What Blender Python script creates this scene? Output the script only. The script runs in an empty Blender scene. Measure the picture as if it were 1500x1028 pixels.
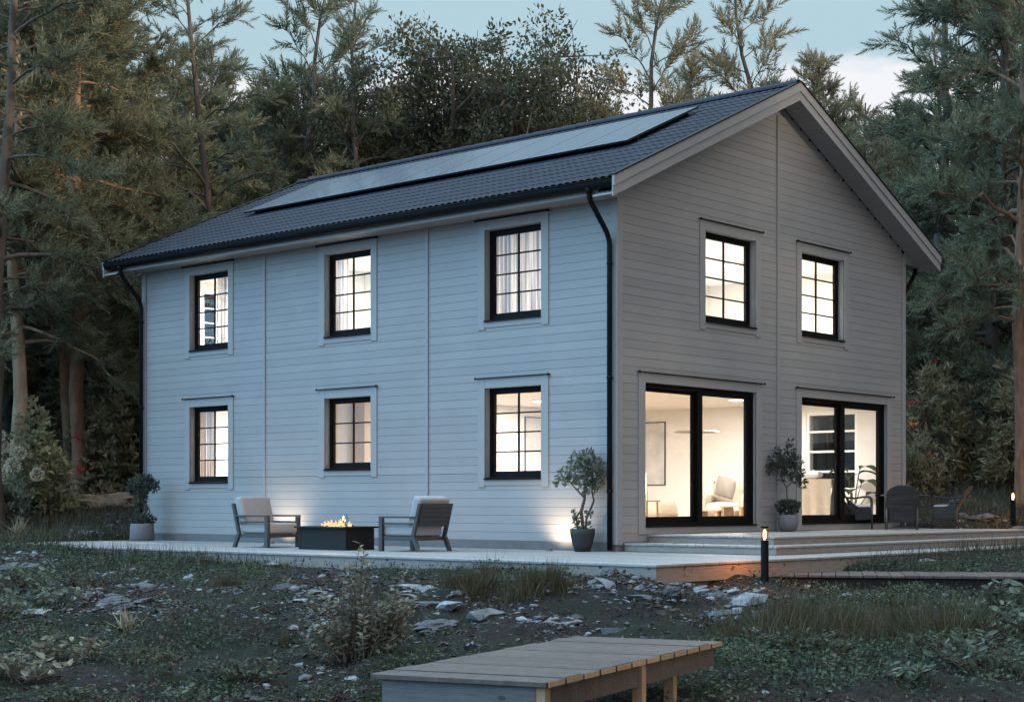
import bpy, bmesh, math, random
import numpy as np
from mathutils import Vector, Matrix
C = bpy.context.scene.collection
sc = bpy.context.scene
R = math.radians

# ------------------------------------------------------------------ camera
CAM = np.array([14.683, -18.937, .731]); YAW = .725
sY, cY = math.sin(YAW), math.cos(YAW)
FW = np.array([-sY, cY, 0.0]); RT = np.array([cY, sY, 0.0])
cd = bpy.data.cameras.new('camera'); cam = bpy.data.objects.new('camera', cd); C.objects.link(cam)
cam.location = CAM; cam.rotation_euler = (math.pi/2, 0, YAW)
cd.sensor_width = 36; cd.lens = 2348/1500*36
cd.shift_y = (736.05-514)/1500
cd.clip_start = .1; cd.clip_end = 2000
sc.camera = cam

def P(lat, dep, z=0.0):
    p = CAM + FW*dep + RT*lat
    return Vector((p[0], p[1], z))
def px2(px, dep):            # ground position seen in column px at distance dep
    return P((px-750)/2348*dep, dep)

# ------------------------------------------------------------------ world
SUN_AZ = np.array([.966, .19]); SUN_EL = 9
w = bpy.data.worlds.new("World"); sc.world = w; w.use_nodes = True
nt = w.node_tree; nt.nodes.clear()
def N(t, **k):
    n = nt.nodes.new(t)
    for a, b in k.items(): setattr(n, a, b)
    return n
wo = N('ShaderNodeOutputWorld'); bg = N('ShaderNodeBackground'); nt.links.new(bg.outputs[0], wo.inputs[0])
tc = N('ShaderNodeTexCoord')
sky = N('ShaderNodeTexSky', sky_type='NISHITA'); sky.sun_disc = False
sky.sun_elevation = R(SUN_EL); sky.sun_rotation = math.atan2(SUN_AZ[0], SUN_AZ[1])
def vmath(op, a, b=None):
    n = N('ShaderNodeVectorMath', operation=op)
    for i, v in enumerate((a, b)):
        if v is None: continue
        if isinstance(v, (tuple, list)): n.inputs[i].default_value = v
        else: nt.links.new(v, n.inputs[i])
    return n.outputs['Value'] if op == 'DOT_PRODUCT' else n.outputs[0]
def smap(v, a, b, c, d):
    n = N('ShaderNodeMapRange', interpolation_type='SMOOTHSTEP')
    nt.links.new(v, n.inputs['Value'])
    for i, q in zip(('From Min', 'From Max', 'To Min', 'To Max'), (a, b, c, d)): n.inputs[i].default_value = q
    return n.outputs[0]
def wmix(f, a, b, mode='MIX'):
    n = N('ShaderNodeMix', data_type='RGBA', blend_type=mode)
    if isinstance(f, float): n.inputs[0].default_value = f
    else: nt.links.new(f, n.inputs[0])
    for i, v in ((6, a), (7, b)):
        if isinstance(v, tuple): n.inputs[i].default_value = (*v, 1)
        else: nt.links.new(v, n.inputs[i])
    return n.outputs[2]
dirv = tc.outputs['Generated']
sep = N('ShaderNodeSeparateXYZ'); nt.links.new(dirv, sep.inputs[0])
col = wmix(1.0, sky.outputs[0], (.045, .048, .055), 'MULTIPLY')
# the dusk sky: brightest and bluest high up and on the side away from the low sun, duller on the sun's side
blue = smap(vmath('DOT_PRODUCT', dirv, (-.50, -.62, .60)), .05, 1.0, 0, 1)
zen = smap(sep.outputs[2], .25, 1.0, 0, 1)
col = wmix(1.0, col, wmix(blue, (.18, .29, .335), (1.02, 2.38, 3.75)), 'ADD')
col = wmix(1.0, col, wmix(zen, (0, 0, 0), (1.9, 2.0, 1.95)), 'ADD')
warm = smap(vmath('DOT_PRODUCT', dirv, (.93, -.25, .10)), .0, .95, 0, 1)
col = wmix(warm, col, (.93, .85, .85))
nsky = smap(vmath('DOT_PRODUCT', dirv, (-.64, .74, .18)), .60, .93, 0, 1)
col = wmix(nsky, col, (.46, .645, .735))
noi = N('ShaderNodeTexNoise'); noi.inputs['Scale'].default_value = 5; noi.inputs['Detail'].default_value = 6
mp = N('ShaderNodeMapping'); mp.inputs['Scale'].default_value = (1, 1, 3.2); nt.links.new(dirv, mp.inputs[0]); nt.links.new(mp.outputs[0], noi.inputs[0])
low = N('ShaderNodeMath', operation='MULTIPLY_ADD'); nt.links.new(noi.outputs[0], low.inputs[0]); low.inputs[1].default_value = -.09
nt.links.new(sep.outputs[2], low.inputs[2])
north = smap(vmath('DOT_PRODUCT', dirv, (-.66, .75, 0)), .3, .8, 0, 1)
band = smap(low.outputs[0], .214, .203, 0, 1)
cm = N('ShaderNodeMath', operation='MULTIPLY'); nt.links.new(band, cm.inputs[0]); nt.links.new(north, cm.inputs[1])
col = wmix(cm.outputs[0], col, (.90, .92, .96))
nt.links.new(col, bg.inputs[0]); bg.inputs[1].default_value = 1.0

sl = bpy.data.lights.new('sun', 'SUN'); sun = bpy.data.objects.new('sun', sl); C.objects.link(sun)
sl.energy = 4.6; sl.angle = R(3.5); sl.color = (1, .83, .63)
sd = Vector((SUN_AZ[0]*math.cos(R(SUN_EL)), SUN_AZ[1]*math.cos(R(SUN_EL)), math.sin(R(SUN_EL)))).normalized()
sun.rotation_euler = sd.to_track_quat('Z', 'Y').to_euler(); sun.location = (40, 10, 25)

vs = sc.view_settings
vs.view_transform = 'Standard'; vs.look = 'None'; vs.exposure = 0; vs.gamma = 1; vs.use_curve_mapping = False
sc.cycles.max_bounces = 8; sc.cycles.transparent_max_bounces = 12
sc.cycles.sample_clamp_indirect = 3

# ------------------------------------------------------------------ helpers
class MB:
    def __init__(s): s.v = []; s.f = []; s.mi = []
    def add(s, vs_, fs, m=0):
        b = len(s.v); s.v += [tuple(map(float, q)) for q in vs_]
        for f in fs: s.f.append(tuple(b+i for i in f)); s.mi.append(m)
    def box(s, x0, y0, z0, x1, y1, z1, m=0, M=None):
        x0, x1 = min(x0, x1), max(x0, x1); y0, y1 = min(y0, y1), max(y0, y1); z0, z1 = min(z0, z1), max(z0, z1)
        vs_ = [(x0,y0,z0),(x1,y0,z0),(x1,y1,z0),(x0,y1,z0),(x0,y0,z1),(x1,y0,z1),(x1,y1,z1),(x0,y1,z1)]
        if M is not None: vs_ = [tuple(M(*q)) if callable(M) else tuple(M @ Vector(q)) for q in vs_]
        s.add(vs_, [(0,3,2,1),(4,5,6,7),(0,1,5,4),(1,2,6,5),(2,3,7,6),(3,0,4,7)], m)
    def hexa(s, b4, t4, m=0):
        s.add(list(b4)+list(t4), [(0,3,2,1),(4,5,6,7),(0,1,5,4),(1,2,6,5),(2,3,7,6),(3,0,4,7)], m)
    def bar(s, a, b, wd, h, m=0, up=(0,0,1)):
        a = Vector(a); b = Vector(b); d = (b-a); L = d.length; d.normalize()
        sd_ = d.cross(Vector(up)); sd_ = sd_.normalized() if sd_.length > 1e-5 else Vector((1,0,0)); u = sd_.cross(d)
        q = [(-wd/2,-h/2),(wd/2,-h/2),(wd/2,h/2),(-wd/2,h/2)]
        s.hexa([a+sd_*i+u*j for i, j in q], [b+sd_*i+u*j for i, j in q], m)
    def tube(s, pts, rad, n=8, m=0, cap=True):
        pts = [Vector(p) for p in pts]
        if not hasattr(rad, '__len__'): rad = [rad]*len(pts)
        prev = None; rings = []
        for i, p in enumerate(pts):
            d = (pts[min(i+1, len(pts)-1)]-pts[max(i-1, 0)]).normalized()
            if prev is None:
                a = d.orthogonal().normalized()
            else:
                a = prev-d*prev.dot(d); a = a.normalized() if a.length > 1e-6 else d.orthogonal().normalized()
            prev = a; b = d.cross(a)
            rings.append([p+(a*math.cos(2*math.pi*k/n)+b*math.sin(2*math.pi*k/n))*rad[i] for k in range(n)])
        fs = []
        for i in range(len(pts)-1):
            for k in range(n):
                k2 = (k+1) % n; fs.append((i*n+k, i*n+k2, (i+1)*n+k2, (i+1)*n+k))
        if cap: fs.append(tuple(range(n))[::-1]); fs.append(tuple((len(pts)-1)*n+k for k in range(n)))
        s.add([q for r in rings for q in r], fs, m)
    def lathe(s, prof, n=24, c=(0,0,0), m=0):
        vs_ = []; fs = []
        for r, z in prof:
            for k in range(n): vs_.append((c[0]+r*math.cos(2*math.pi*k/n), c[1]+r*math.sin(2*math.pi*k/n), c[2]+z))
        for i in range(len(prof)-1):
            for k in range(n):
                k2 = (k+1) % n; fs.append((i*n+k, i*n+k2, (i+1)*n+k2, (i+1)*n+k))
        s.add(vs_, fs, m)
    def grid(s, fn, nu, nv, m=0):
        vs_ = [fn(i/nu, j/nv) for j in range(nv+1) for i in range(nu+1)]
        fs = [(j*(nu+1)+i, j*(nu+1)+i+1, (j+1)*(nu+1)+i+1, (j+1)*(nu+1)+i) for j in range(nv) for i in range(nu)]
        s.add(vs_, fs, m)
    def prism(s, poly, vec, m=0):
        n = len(poly); v = Vector(vec)
        a = [Vector(p) for p in poly]; b = [p+v for p in a]
        s.add(a+b, [tuple(range(n))[::-1], tuple(range(n, 2*n))]+[(i, (i+1) % n, n+(i+1) % n, n+i) for i in range(n)], m)
    def build(s, name, mats, parent=None, bevel=0, smooth=False, loc=None, seg=2, subsurf=0):
        me = bpy.data.meshes.new(name); me.from_pydata(s.v, [], s.f)
        if not isinstance(mats, (list, tuple)): mats = [mats]
        for m in mats: me.materials.append(m)
        if len(mats) > 1: me.polygons.foreach_set('material_index', s.mi)
        if smooth: me.polygons.foreach_set('use_smooth', [True]*len(me.polygons))
        o = bpy.data.objects.new(name, me); C.objects.link(o)
        if parent is not None: o.parent = parent
        if loc is not None: o.location = loc
        if bevel:
            b = o.modifiers.new('bevel', 'BEVEL'); b.width = bevel; b.segments = seg; b.limit_method = 'ANGLE'; b.angle_limit = R(40)
        if subsurf:
            b = o.modifiers.new('smooth', 'SUBSURF'); b.levels = subsurf; b.render_levels = subsurf
        me.update()
        return o

def npmesh(name, V, F, mats, parent=None, mi=None, smooth=False):
    V = np.asarray(V, np.float32).reshape(-1, 3); F = np.asarray(F, np.int32)
    me = bpy.data.meshes.new(name); k = F.shape[1]
    me.vertices.add(len(V)); me.vertices.foreach_set('co', V.ravel())
    me.loops.add(F.size); me.loops.foreach_set('vertex_index', F.ravel())
    me.polygons.add(len(F)); me.polygons.foreach_set('loop_start', np.arange(0, F.size, k, dtype=np.int32))
    try: me.polygons.foreach_set('loop_total', np.full(len(F), k, np.int32))
    except Exception: pass
    if not isinstance(mats, (list, tuple)): mats = [mats]
    for m in mats: me.materials.append(m)
    if mi is not None: me.polygons.foreach_set('material_index', np.asarray(mi, np.int32))
    me.polygons.foreach_set('use_smooth', np.full(len(F), smooth, bool))
    me.update(calc_edges=True)
    o = bpy.data.objects.new(name, me); C.objects.link(o)
    if parent is not None: o.parent = parent
    return o

def tag(o, label=None, cat=None, group=None, kind=None):
    if label: o['label'] = label
    if cat: o['category'] = cat
    if group: o['group'] = group
    if kind: o['kind'] = kind
    return o
def thing(name, label, cat, loc=(0,0,0), rz=0, group=None):
    o = bpy.data.objects.new(name, None); C.objects.link(o); o.location = loc; o.rotation_euler = (0, 0, rz)
    o.empty_display_size = .2
    return tag(o, label, cat, group)
def copy_tree(o, parent=None):
    c = o.copy(); C.objects.link(c)
    if parent is not None: c.parent = parent
    for ch in [x for x in o.children]: copy_tree(ch, c)
    return c

rng = np.random.default_rng(7); random.seed(7)
def hash2(ix, iy, s):
    h = (ix*374761393 + iy*668265263 + s*1442695041) & 0xffffffff
    h = ((h ^ (h >> 13))*1274126177) & 0xffffffff
    return ((h ^ (h >> 16)) & 0xffff)/65535.0
def vnoise(x, y, s=0):
    x = np.asarray(x, float); y = np.asarray(y, float)
    ix = np.floor(x).astype(np.int64); iy = np.floor(y).astype(np.int64); fx = x-ix; fy = y-iy
    fx = fx*fx*(3-2*fx); fy = fy*fy*(3-2*fy)
    a = hash2(ix, iy, s); b = hash2(ix+1, iy, s); c = hash2(ix, iy+1, s); d = hash2(ix+1, iy+1, s)
    return (a*(1-fx)+b*fx)*(1-fy)+(c*(1-fx)+d*fx)*fy
def fbm(x, y, s=0, o=4):
    t = 0; a = .5
    for i in range(o): t = t+a*vnoise(np.asarray(x)*2**i, np.asarray(y)*2**i, s+i*17); a *= .5
    return t
def rotmats(axis, ang):      # rodrigues, arrays
    axis = axis/np.linalg.norm(axis, axis=1, keepdims=True); x, y, z = axis.T; c = np.cos(ang); s = np.sin(ang); t = 1-c
    return np.stack([np.stack([t*x*x+c, t*x*y-s*z, t*x*z+s*y], 1), np.stack([t*x*y+s*z, t*y*y+c, t*y*z-s*x], 1), np.stack([t*x*z-s*y, t*y*z+s*x, t*z*z+c], 1)], 1)
def frames(d, roll=None):    # matrices whose z column is d
    d = d/np.linalg.norm(d, axis=1, keepdims=True)
    r = rng.normal(size=d.shape) if roll is None else roll
    a = np.cross(d, r); a /= np.linalg.norm(a, axis=1, keepdims=True)+1e-9; b = np.cross(d, a)
    return np.stack([a, b, d], 2)
def scatter(TV, TF, Ms, off, scale):
    TV = np.asarray(TV, float); TF = np.asarray(TF, int)
    V = np.einsum('nij,kj->nki', Ms, TV)*np.asarray(scale).reshape(-1, 1, 1)+off[:, None, :]
    F = TF[None]+(np.arange(len(off))*len(TV))[:, None, None]
    return V.reshape(-1, 3), F.reshape(-1, TF.shape[1])

# ------------------------------------------------------------------ materials
def mat(name, base, rough=.6, metal=0, var=None, vscale=6, bump=0, bscale=40, spec=.5, stretch=(1,1,1), detail=6, island=0, trans=0, coat=0, var2=None, v2scale=1.2):
    m = bpy.data.materials.new(name); m.use_nodes = True; t = m.node_tree; n = t.nodes; b = n['Principled BSDF']
    b.inputs['Roughness'].default_value = rough; b.inputs['Metallic'].default_value = metal
    b.inputs['Specular IOR Level'].default_value = spec
    if coat: b.inputs['Coat Weight'].default_value = coat
    tc_ = n.new('ShaderNodeTexCoord'); mp_ = n.new('ShaderNodeMapping'); mp_.inputs['Scale'].default_value = stretch
    t.links.new(tc_.outputs['Object'], mp_.inputs[0])
    c = None
    if var is not None:
        nz = n.new('ShaderNodeTexNoise'); nz.inputs['Scale'].default_value = vscale; nz.inputs['Detail'].default_value = detail; nz.inputs['Roughness'].default_value = .62
        t.links.new(mp_.outputs[0], nz.inputs[0])
        r = n.new('ShaderNodeValToRGB'); r.color_ramp.elements[0].position = .32; r.color_ramp.elements[1].position = .68
        r.color_ramp.elements[0].color = (*base, 1); r.color_ramp.elements[1].color = (*var, 1); t.links.new(nz.outputs[0], r.inputs[0]); c = r.outputs[0]
    if var2 is not None:
        nz = n.new('ShaderNodeTexNoise'); nz.inputs['Scale'].default_value = v2scale; nz.inputs['Detail'].default_value = 5
        t.links.new(mp_.outputs[0], nz.inputs[0]); mr = n.new('ShaderNodeMapRange'); mr.inputs[1].default_value = .45; mr.inputs[2].default_value = .62
        t.links.new(nz.outputs[0], mr.inputs[0]); mx = n.new('ShaderNodeMix'); mx.data_type = 'RGBA'; t.links.new(mr.outputs[0], mx.inputs[0])
        if c is None: mx.inputs[6].default_value = (*base, 1)
        else: t.links.new(c, mx.inputs[6])
        mx.inputs[7].default_value = (*var2, 1); c = mx.outputs[2]
    if island:
        g = n.new('ShaderNodeNewGeometry'); mr = n.new('ShaderNodeMapRange'); mr.inputs[3].default_value = 1-island; mr.inputs[4].default_value = 1+island
        t.links.new(g.outputs['Random Per Island'], mr.inputs[0])
        mx = n.new('ShaderNodeMix'); mx.data_type = 'RGBA'; mx.blend_type = 'MULTIPLY'; mx.inputs[0].default_value = 1
        if c is None: mx.inputs[6].default_value = (*base, 1)
        else: t.links.new(c, mx.inputs[6])
        cb = n.new('ShaderNodeCombineColor')
        for i in range(3): t.links.new(mr.outputs[0], cb.inputs[i])
        t.links.new(cb.outputs[0], mx.inputs[7]); c = mx.outputs[2]
    if c is None: b.inputs['Base Color'].default_value = (*base, 1)
    else: t.links.new(c, b.inputs['Base Color'])
    if bump:
        nz = n.new('ShaderNodeTexNoise'); nz.inputs['Scale'].default_value = bscale; nz.inputs['Detail'].default_value = 5; t.links.new(mp_.outputs[0], nz.inputs[0])
        bp = n.new('ShaderNodeBump'); bp.inputs['Strength'].default_value = bump; bp.inputs['Distance'].default_value = .02
        t.links.new(nz.outputs[0], bp.inputs['Height']); t.links.new(bp.outputs[0], b.inputs['Normal'])
    if trans:
        tr = n.new('ShaderNodeBsdfTranslucent'); ms = n.new('ShaderNodeMixShader'); ms.inputs[0].default_value = trans
        if c is None: tr.inputs[0].default_value = (*base, 1)
        else: t.links.new(c, tr.inputs[0])
        t.links.new(b.outputs[0], ms.inputs[1]); t.links.new(tr.outputs[0], ms.inputs[2]); t.links.new(ms.outputs[0], n['Material Output'].inputs[0])
    return m
def glow(name, colr, strength):
    m = bpy.data.materials.new(name); m.use_nodes = True; t = m.node_tree; t.nodes.clear()
    e = t.nodes.new('ShaderNodeEmission'); e.inputs[0].default_value = (*colr, 1); e.inputs[1].default_value = strength
    o = t.nodes.new('ShaderNodeOutputMaterial'); t.links.new(e.outputs[0], o.inputs[0]); return m
def glassmat(name, tint=(1,1,1), refl=1.0):
    m = bpy.data.materials.new(name); m.use_nodes = True; t = m.node_tree; t.nodes.clear()
    a = t.nodes.new('ShaderNodeBsdfTransparent'); a.inputs[0].default_value = (*tint, 1)
    g = t.nodes.new('ShaderNodeBsdfGlossy'); g.inputs['Roughness'].default_value = .01
    fr = t.nodes.new('ShaderNodeLayerWeight'); fr.inputs[0].default_value = .5
    pw = t.nodes.new('ShaderNodeMath'); pw.operation = 'POWER'; pw.inputs[1].default_value = 4; t.links.new(fr.outputs['Facing'], pw.inputs[0])
    mm = t.nodes.new('ShaderNodeMath'); mm.operation = 'MULTIPLY_ADD'; mm.inputs[1].default_value = .55*refl; mm.inputs[2].default_value = .03*refl; t.links.new(pw.outputs[0], mm.inputs[0])
    ms = t.nodes.new('ShaderNodeMixShader'); t.links.new(mm.outputs[0], ms.inputs[0]); t.links.new(a.outputs[0], ms.inputs[1]); t.links.new(g.outputs[0], ms.inputs[2])
    o = t.nodes.new('ShaderNodeOutputMaterial'); t.links.new(ms.outputs[0], o.inputs[0]); return m

M = {}
M['paint'] = mat('grey_paint', (.240,.240,.240), .55, var=(.262,.262,.262), spec=.3, island=.05, vscale=1.3, bump=.06, bscale=60, stretch=(1,1,1), detail=8)
M['paint_trim'] = mat('grey_trim_paint', (.245,.245,.245), .5, var=(.262,.262,.262), spec=.3, vscale=2, bump=.04, bscale=50)
M['black'] = mat('black_window_paint', (.0035,.003,.0028), .65, spec=.12)
M['blackmetal'] = mat('black_gutter_metal', (.006,.006,.0062), .55, spec=.12)
M['roof'] = mat('dark_roof_tile', (.0105,.0145,.024), .62, var=(.017,.023,.037), spec=.14, vscale=3, bump=.15, bscale=60)
M['panel'] = mat('solar_glass', (.052,.070,.105), .30, spec=.45, coat=.2)  # base colour lightened to imitate an even sky reflection
M['panelframe'] = mat('solar_frame', (.012,.012,.014), .4, metal=.5)
M['plinth'] = mat('grey_plinth', (.125,.127,.13), .8, var=(.095,.098,.10), vscale=5, bump=.2)
M['glass'] = glassmat('window_glass', (.97,.97,.97), .8)
M['inwall'] = mat('cream_wall', (.72,.695,.645), .9, var=(.70,.675,.625), vscale=2)
M['inwhite'] = mat('white_ceiling', (.80,.78,.74), .9)
M['infloor'] = mat('oak_floor', (.42,.30,.19), .5, var=(.34,.24,.15), vscale=4, stretch=(1,8,1))
M['tanwall'] = mat('tan_panel', (.60,.48,.35), .8, var=(.56,.44,.32), vscale=3)
def deckmat(name, a, b, stretch, knots=True):
    return mat(name, a, .62, var=b, vscale=5, stretch=stretch, bump=.25, bscale=18, island=.13, detail=8)
M['deck'] = deckmat('weathered_deck_board', (.17,.164,.158), (.28,.27,.26), (1,9,9))
M['deckside'] = deckmat('weathered_deck_side', (.145,.125,.107), (.225,.197,.17), (1.2,1.2,12))
M['deck2'] = deckmat('weathered_deck_board_cross', (.20,.185,.17), (.29,.27,.25), (9,1,9))
M['wood'] = deckmat('old_brown_board', (.050,.036,.030), (.080,.061,.052), (2,2,2))
M['woodwarm'] = deckmat('fresh_cut_timber', (.23,.145,.078), (.32,.22,.13), (6,6,1.5))
M['woodgrey'] = deckmat('grey_board', (.07,.07,.072), (.11,.11,.113), (1,1,9))
M['knot'] = mat('dark_wood_knot', (.05,.04,.035), .8)
M['lounge'] = mat('charcoal_timber', (.030,.028,.026), .5, var=(.045,.042,.04), vscale=10, stretch=(1,1,6))
M['cushion'] = mat('pale_grey_fabric', (.31,.312,.315), .95, var=(.265,.268,.27), vscale=30, bump=.3, bscale=160)
M['firebox'] = mat('charcoal_metal', (.0125,.0115,.0105), .6, spec=.2)
M['wicker'] = None
M['potgrey'] = mat('grey_concrete_pot', (.15,.15,.16), .8, var=(.12,.12,.13), vscale=9, bump=.1)
M['potdark'] = mat('dark_pot', (.014,.015,.015), .7, var=(.024,.025,.025), vscale=6)
M['soil'] = mat('soil', (.03,.022,.016), .95, bump=.5)
M['rock'] = mat('pale_rock', (.050,.051,.055), .85, var=(.155,.16,.175), vscale=9, bump=.6, bscale=30, island=.8)
M['litter'] = mat('dead_leaf', (.030,.020,.014), .9, var=(.085,.062,.045), vscale=3, island=.7)
M['rockwarmlit'] = mat('orange_lit_brown_rock', (.13,.095,.07), .9, var=(.30,.22,.16), vscale=7, bump=1.0, bscale=14)  # brown warmed so the colour carries orange light on the outcrop
M['bark'] = mat('grey_brown_bark', (.045,.036,.029), .9, var=(.105,.083,.064), vscale=7, stretch=(1,1,.25), bump=.8, bscale=14)
M['barkred'] = mat('reddish_bark', (.115,.062,.036), .9, var=(.25,.145,.085), vscale=8, stretch=(1,1,.25), bump=.8, bscale=12)
M['barksunlit'] = mat('sunlit_tan_bark', (.19,.135,.085), .9, var=(.40,.30,.20), vscale=4, stretch=(1,1,.3), bump=.7, bscale=12)  # pale tan puts the sunlight on one trunk into its bark colour
M['stem'] = mat('thin_stem', (.07,.055,.04), .85)
def leafm(name, a, b, isl=.35, tr=.32, vs_=.9):
    return mat(name, a, .6, var=b, vscale=vs_, island=isl, trans=tr, spec=.3, detail=3)
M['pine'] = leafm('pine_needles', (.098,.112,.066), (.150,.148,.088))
M['pinetan'] = leafm('sun_tinted_pine_needles', (.16,.14,.085), (.24,.20,.115))  # tan of warm sunlight mixed into the needle colour
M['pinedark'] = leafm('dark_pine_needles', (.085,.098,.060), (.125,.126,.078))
M['leaf'] = leafm('broad_leaf', (.055,.058,.032), (.08,.075,.04), vs_=.6)
M['bush'] = leafm('bush_leaf', (.145,.132,.074), (.25,.215,.125), vs_=1.5)  # leaf colour lightened and warmed to stand in for missing sunlight
M['bushpalesun'] = leafm('pale_sun_tinted_bush_leaf', (.19,.20,.115), (.34,.32,.19), vs_=2)  # pale leaf colour, brightened further in place of sunlight on the tall bushes
M['olive'] = leafm('olive_leaf', (.095,.12,.092), (.16,.185,.14), vs_=4)
M['olivedark'] = leafm('dark_olive_leaf', (.045,.060,.045), (.075,.09,.068), vs_=4)
M['plantleaf'] = leafm('ground_plant_leaf', (.075,.095,.066), (.15,.16,.11), vs_=3, isl=.55)
M['shrubleaf'] = leafm('rusty_shrub_leaf', (.125,.118,.085), (.24,.21,.155), vs_=3, isl=.5)
M['cover'] = leafm('ground_cover_leaf', (.028,.046,.025), (.060,.076,.040), vs_=1.2, isl=.8)
M['grass'] = leafm('olive_grass', (.030,.029,.015), (.055,.046,.022), vs_=1.2, isl=.35)
M['cover2'] = leafm('low_clump_leaf', (.042,.055,.034), (.085,.092,.055), vs_=2.5, isl=.6)
M['meadow'] = leafm('meadow_grass_blade', (.060,.062,.038), (.10,.092,.055), vs_=.8)
M['tuftgrass'] = leafm('tuft_blade', (.048,.044,.022), (.085,.068,.034), vs_=1.2, isl=.35)
M['drygrass'] = leafm('dry_grass', (.26,.22,.14), (.34,.29,.19), vs_=3)
M['indoorleaf'] = leafm('indoor_leaf', (.035,.06,.028), (.06,.085,.04), vs_=3)
M['redflower'] = mat('red_petals', (.42,.012,.045), .6, trans=.2)
M['orangeflower'] = mat('orange_petals', (.55,.17,.03), .6)
M['creamflower'] = mat('cream_petals', (.62,.56,.44), .8, var=(.50,.44,.33), vscale=30)
M['flame'] = glow('flame', (1,.42,.2), 2.0)
M['bulb'] = glow('bulb_glow', (1,.62,.28), 26)
M['lampwhite'] = glow('ceiling_lamp_glow', (1,.9,.75), 4)

# ground: earth, moss and stone mixed by noise
def ground_material():
    m = bpy.data.materials.new('forest_ground'); m.use_nodes = True; t = m.node_tree; n = t.nodes; b = n['Principled BSDF']; b.inputs['Roughness'].default_value = .9; b.inputs['Specular IOR Level'].default_value = .2
    tc_ = n.new('ShaderNodeTexCoord'); geo = n.new('ShaderNodeNewGeometry')
    def nz(s, d=6, r=.6):
        q = n.new('ShaderNodeTexNoise'); q.inputs['Scale'].default_value = s; q.inputs['Detail'].default_value = d; q.inputs['Roughness'].default_value = r; t.links.new(geo.outputs['Position'], q.inputs[0]); return q.outputs[0]
    def mr(v, a, c):
        q = n.new('ShaderNodeMapRange'); q.inputs[1].default_value = a; q.inputs[2].default_value = c; t.links.new(v, q.inputs[0]); return q.outputs[0]
    def mx(f, a, c):
        q = n.new('ShaderNodeMix'); q.data_type = 'RGBA'; t.links.new(f, q.inputs[0])
        for i, v in ((6, a), (7, c)):
            if isinstance(v, tuple): q.inputs[i].default_value = (*v, 1)
            else: t.links.new(v, q.inputs[i])
        return q.outputs[2]
    c = mx(mr(nz(14), .35, .65), (.008,.0058,.0045), (.024,.018,.014))
    c = mx(mr(nz(.9), .44, .56), c, (.013,.016,.009))
    c = mx(mr(nz(5, 8, .7), .58, .70), c, (.06,.061,.064))
    t.links.new(c, b.inputs['Base Color'])
    bp = n.new('ShaderNodeBump'); bp.inputs['Strength'].default_value = 1; bp.inputs['Distance'].default_value = .05
    t.links.new(nz(22, 8, .7), bp.inputs['Height']); t.links.new(bp.outputs[0], b.inputs['Normal'])
    return m
M['ground'] = ground_material()
def wicker_material():
    m = mat('woven_wicker', (.012,.011,.012), .6, var=(.052,.046,.046), vscale=1.0, stretch=(2,2,26), detail=2); t = m.node_tree; n = t.nodes
    tc_ = n.new('ShaderNodeTexCoord'); wv = n.new('ShaderNodeTexWave'); wv.bands_direction = 'Z'; wv.inputs['Scale'].default_value = 16; wv.inputs['Distortion'].default_value = .3
    t.links.new(tc_.outputs['Object'], wv.inputs[0]); bp = n.new('ShaderNodeBump'); bp.inputs['Strength'].default_value = 1; bp.inputs['Distance'].default_value = .012
    t.links.new(wv.outputs[1], bp.inputs['Height']); t.links.new(bp.outputs[0], n['Principled BSDF'].inputs['Normal']); return m
M['wicker'] = wicker_material()
def curtain_material(name, a, b, sc_=14):
    m = bpy.data.materials.new(name); m.use_nodes = True; t = m.node_tree; n = t.nodes; bs = n['Principled BSDF']; bs.inputs['Roughness'].default_value = .95
    tc_ = n.new('ShaderNodeTexCoord'); nzz = n.new('ShaderNodeTexNoise'); mp_ = n.new('ShaderNodeMapping'); mp_.inputs['Scale'].default_value = (1,1,.02); nzz.inputs['Scale'].default_value = sc_; nzz.inputs['Detail'].default_value = 3
    t.links.new(tc_.outputs['Object'], mp_.inputs[0]); t.links.new(mp_.outputs[0], nzz.inputs[0]); r = n.new('ShaderNodeValToRGB')
    r.color_ramp.elements[0].position = .35; r.color_ramp.elements[1].position = .65; r.color_ramp.elements[0].color = (*a,1); r.color_ramp.elements[1].color = (*b,1)
    t.links.new(nzz.outputs[0], r.inputs[0]); t.links.new(r.outputs[0], bs.inputs['Base Color'])
    tr = n.new('ShaderNodeBsdfTranslucent'); ms = n.new('ShaderNodeMixShader'); ms.inputs[0].default_value = .55; t.links.new(r.outputs[0], tr.inputs[0])
    t.links.new(bs.outputs[0], ms.inputs[1]); t.links.new(tr.outputs[0], ms.inputs[2]); t.links.new(ms.outputs[0], n['Material Output'].inputs[0]); return m
M['curtain'] = curtain_material('striped_sheer_curtain', (.13,.13,.15), (.60,.54,.48), 22)

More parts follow.
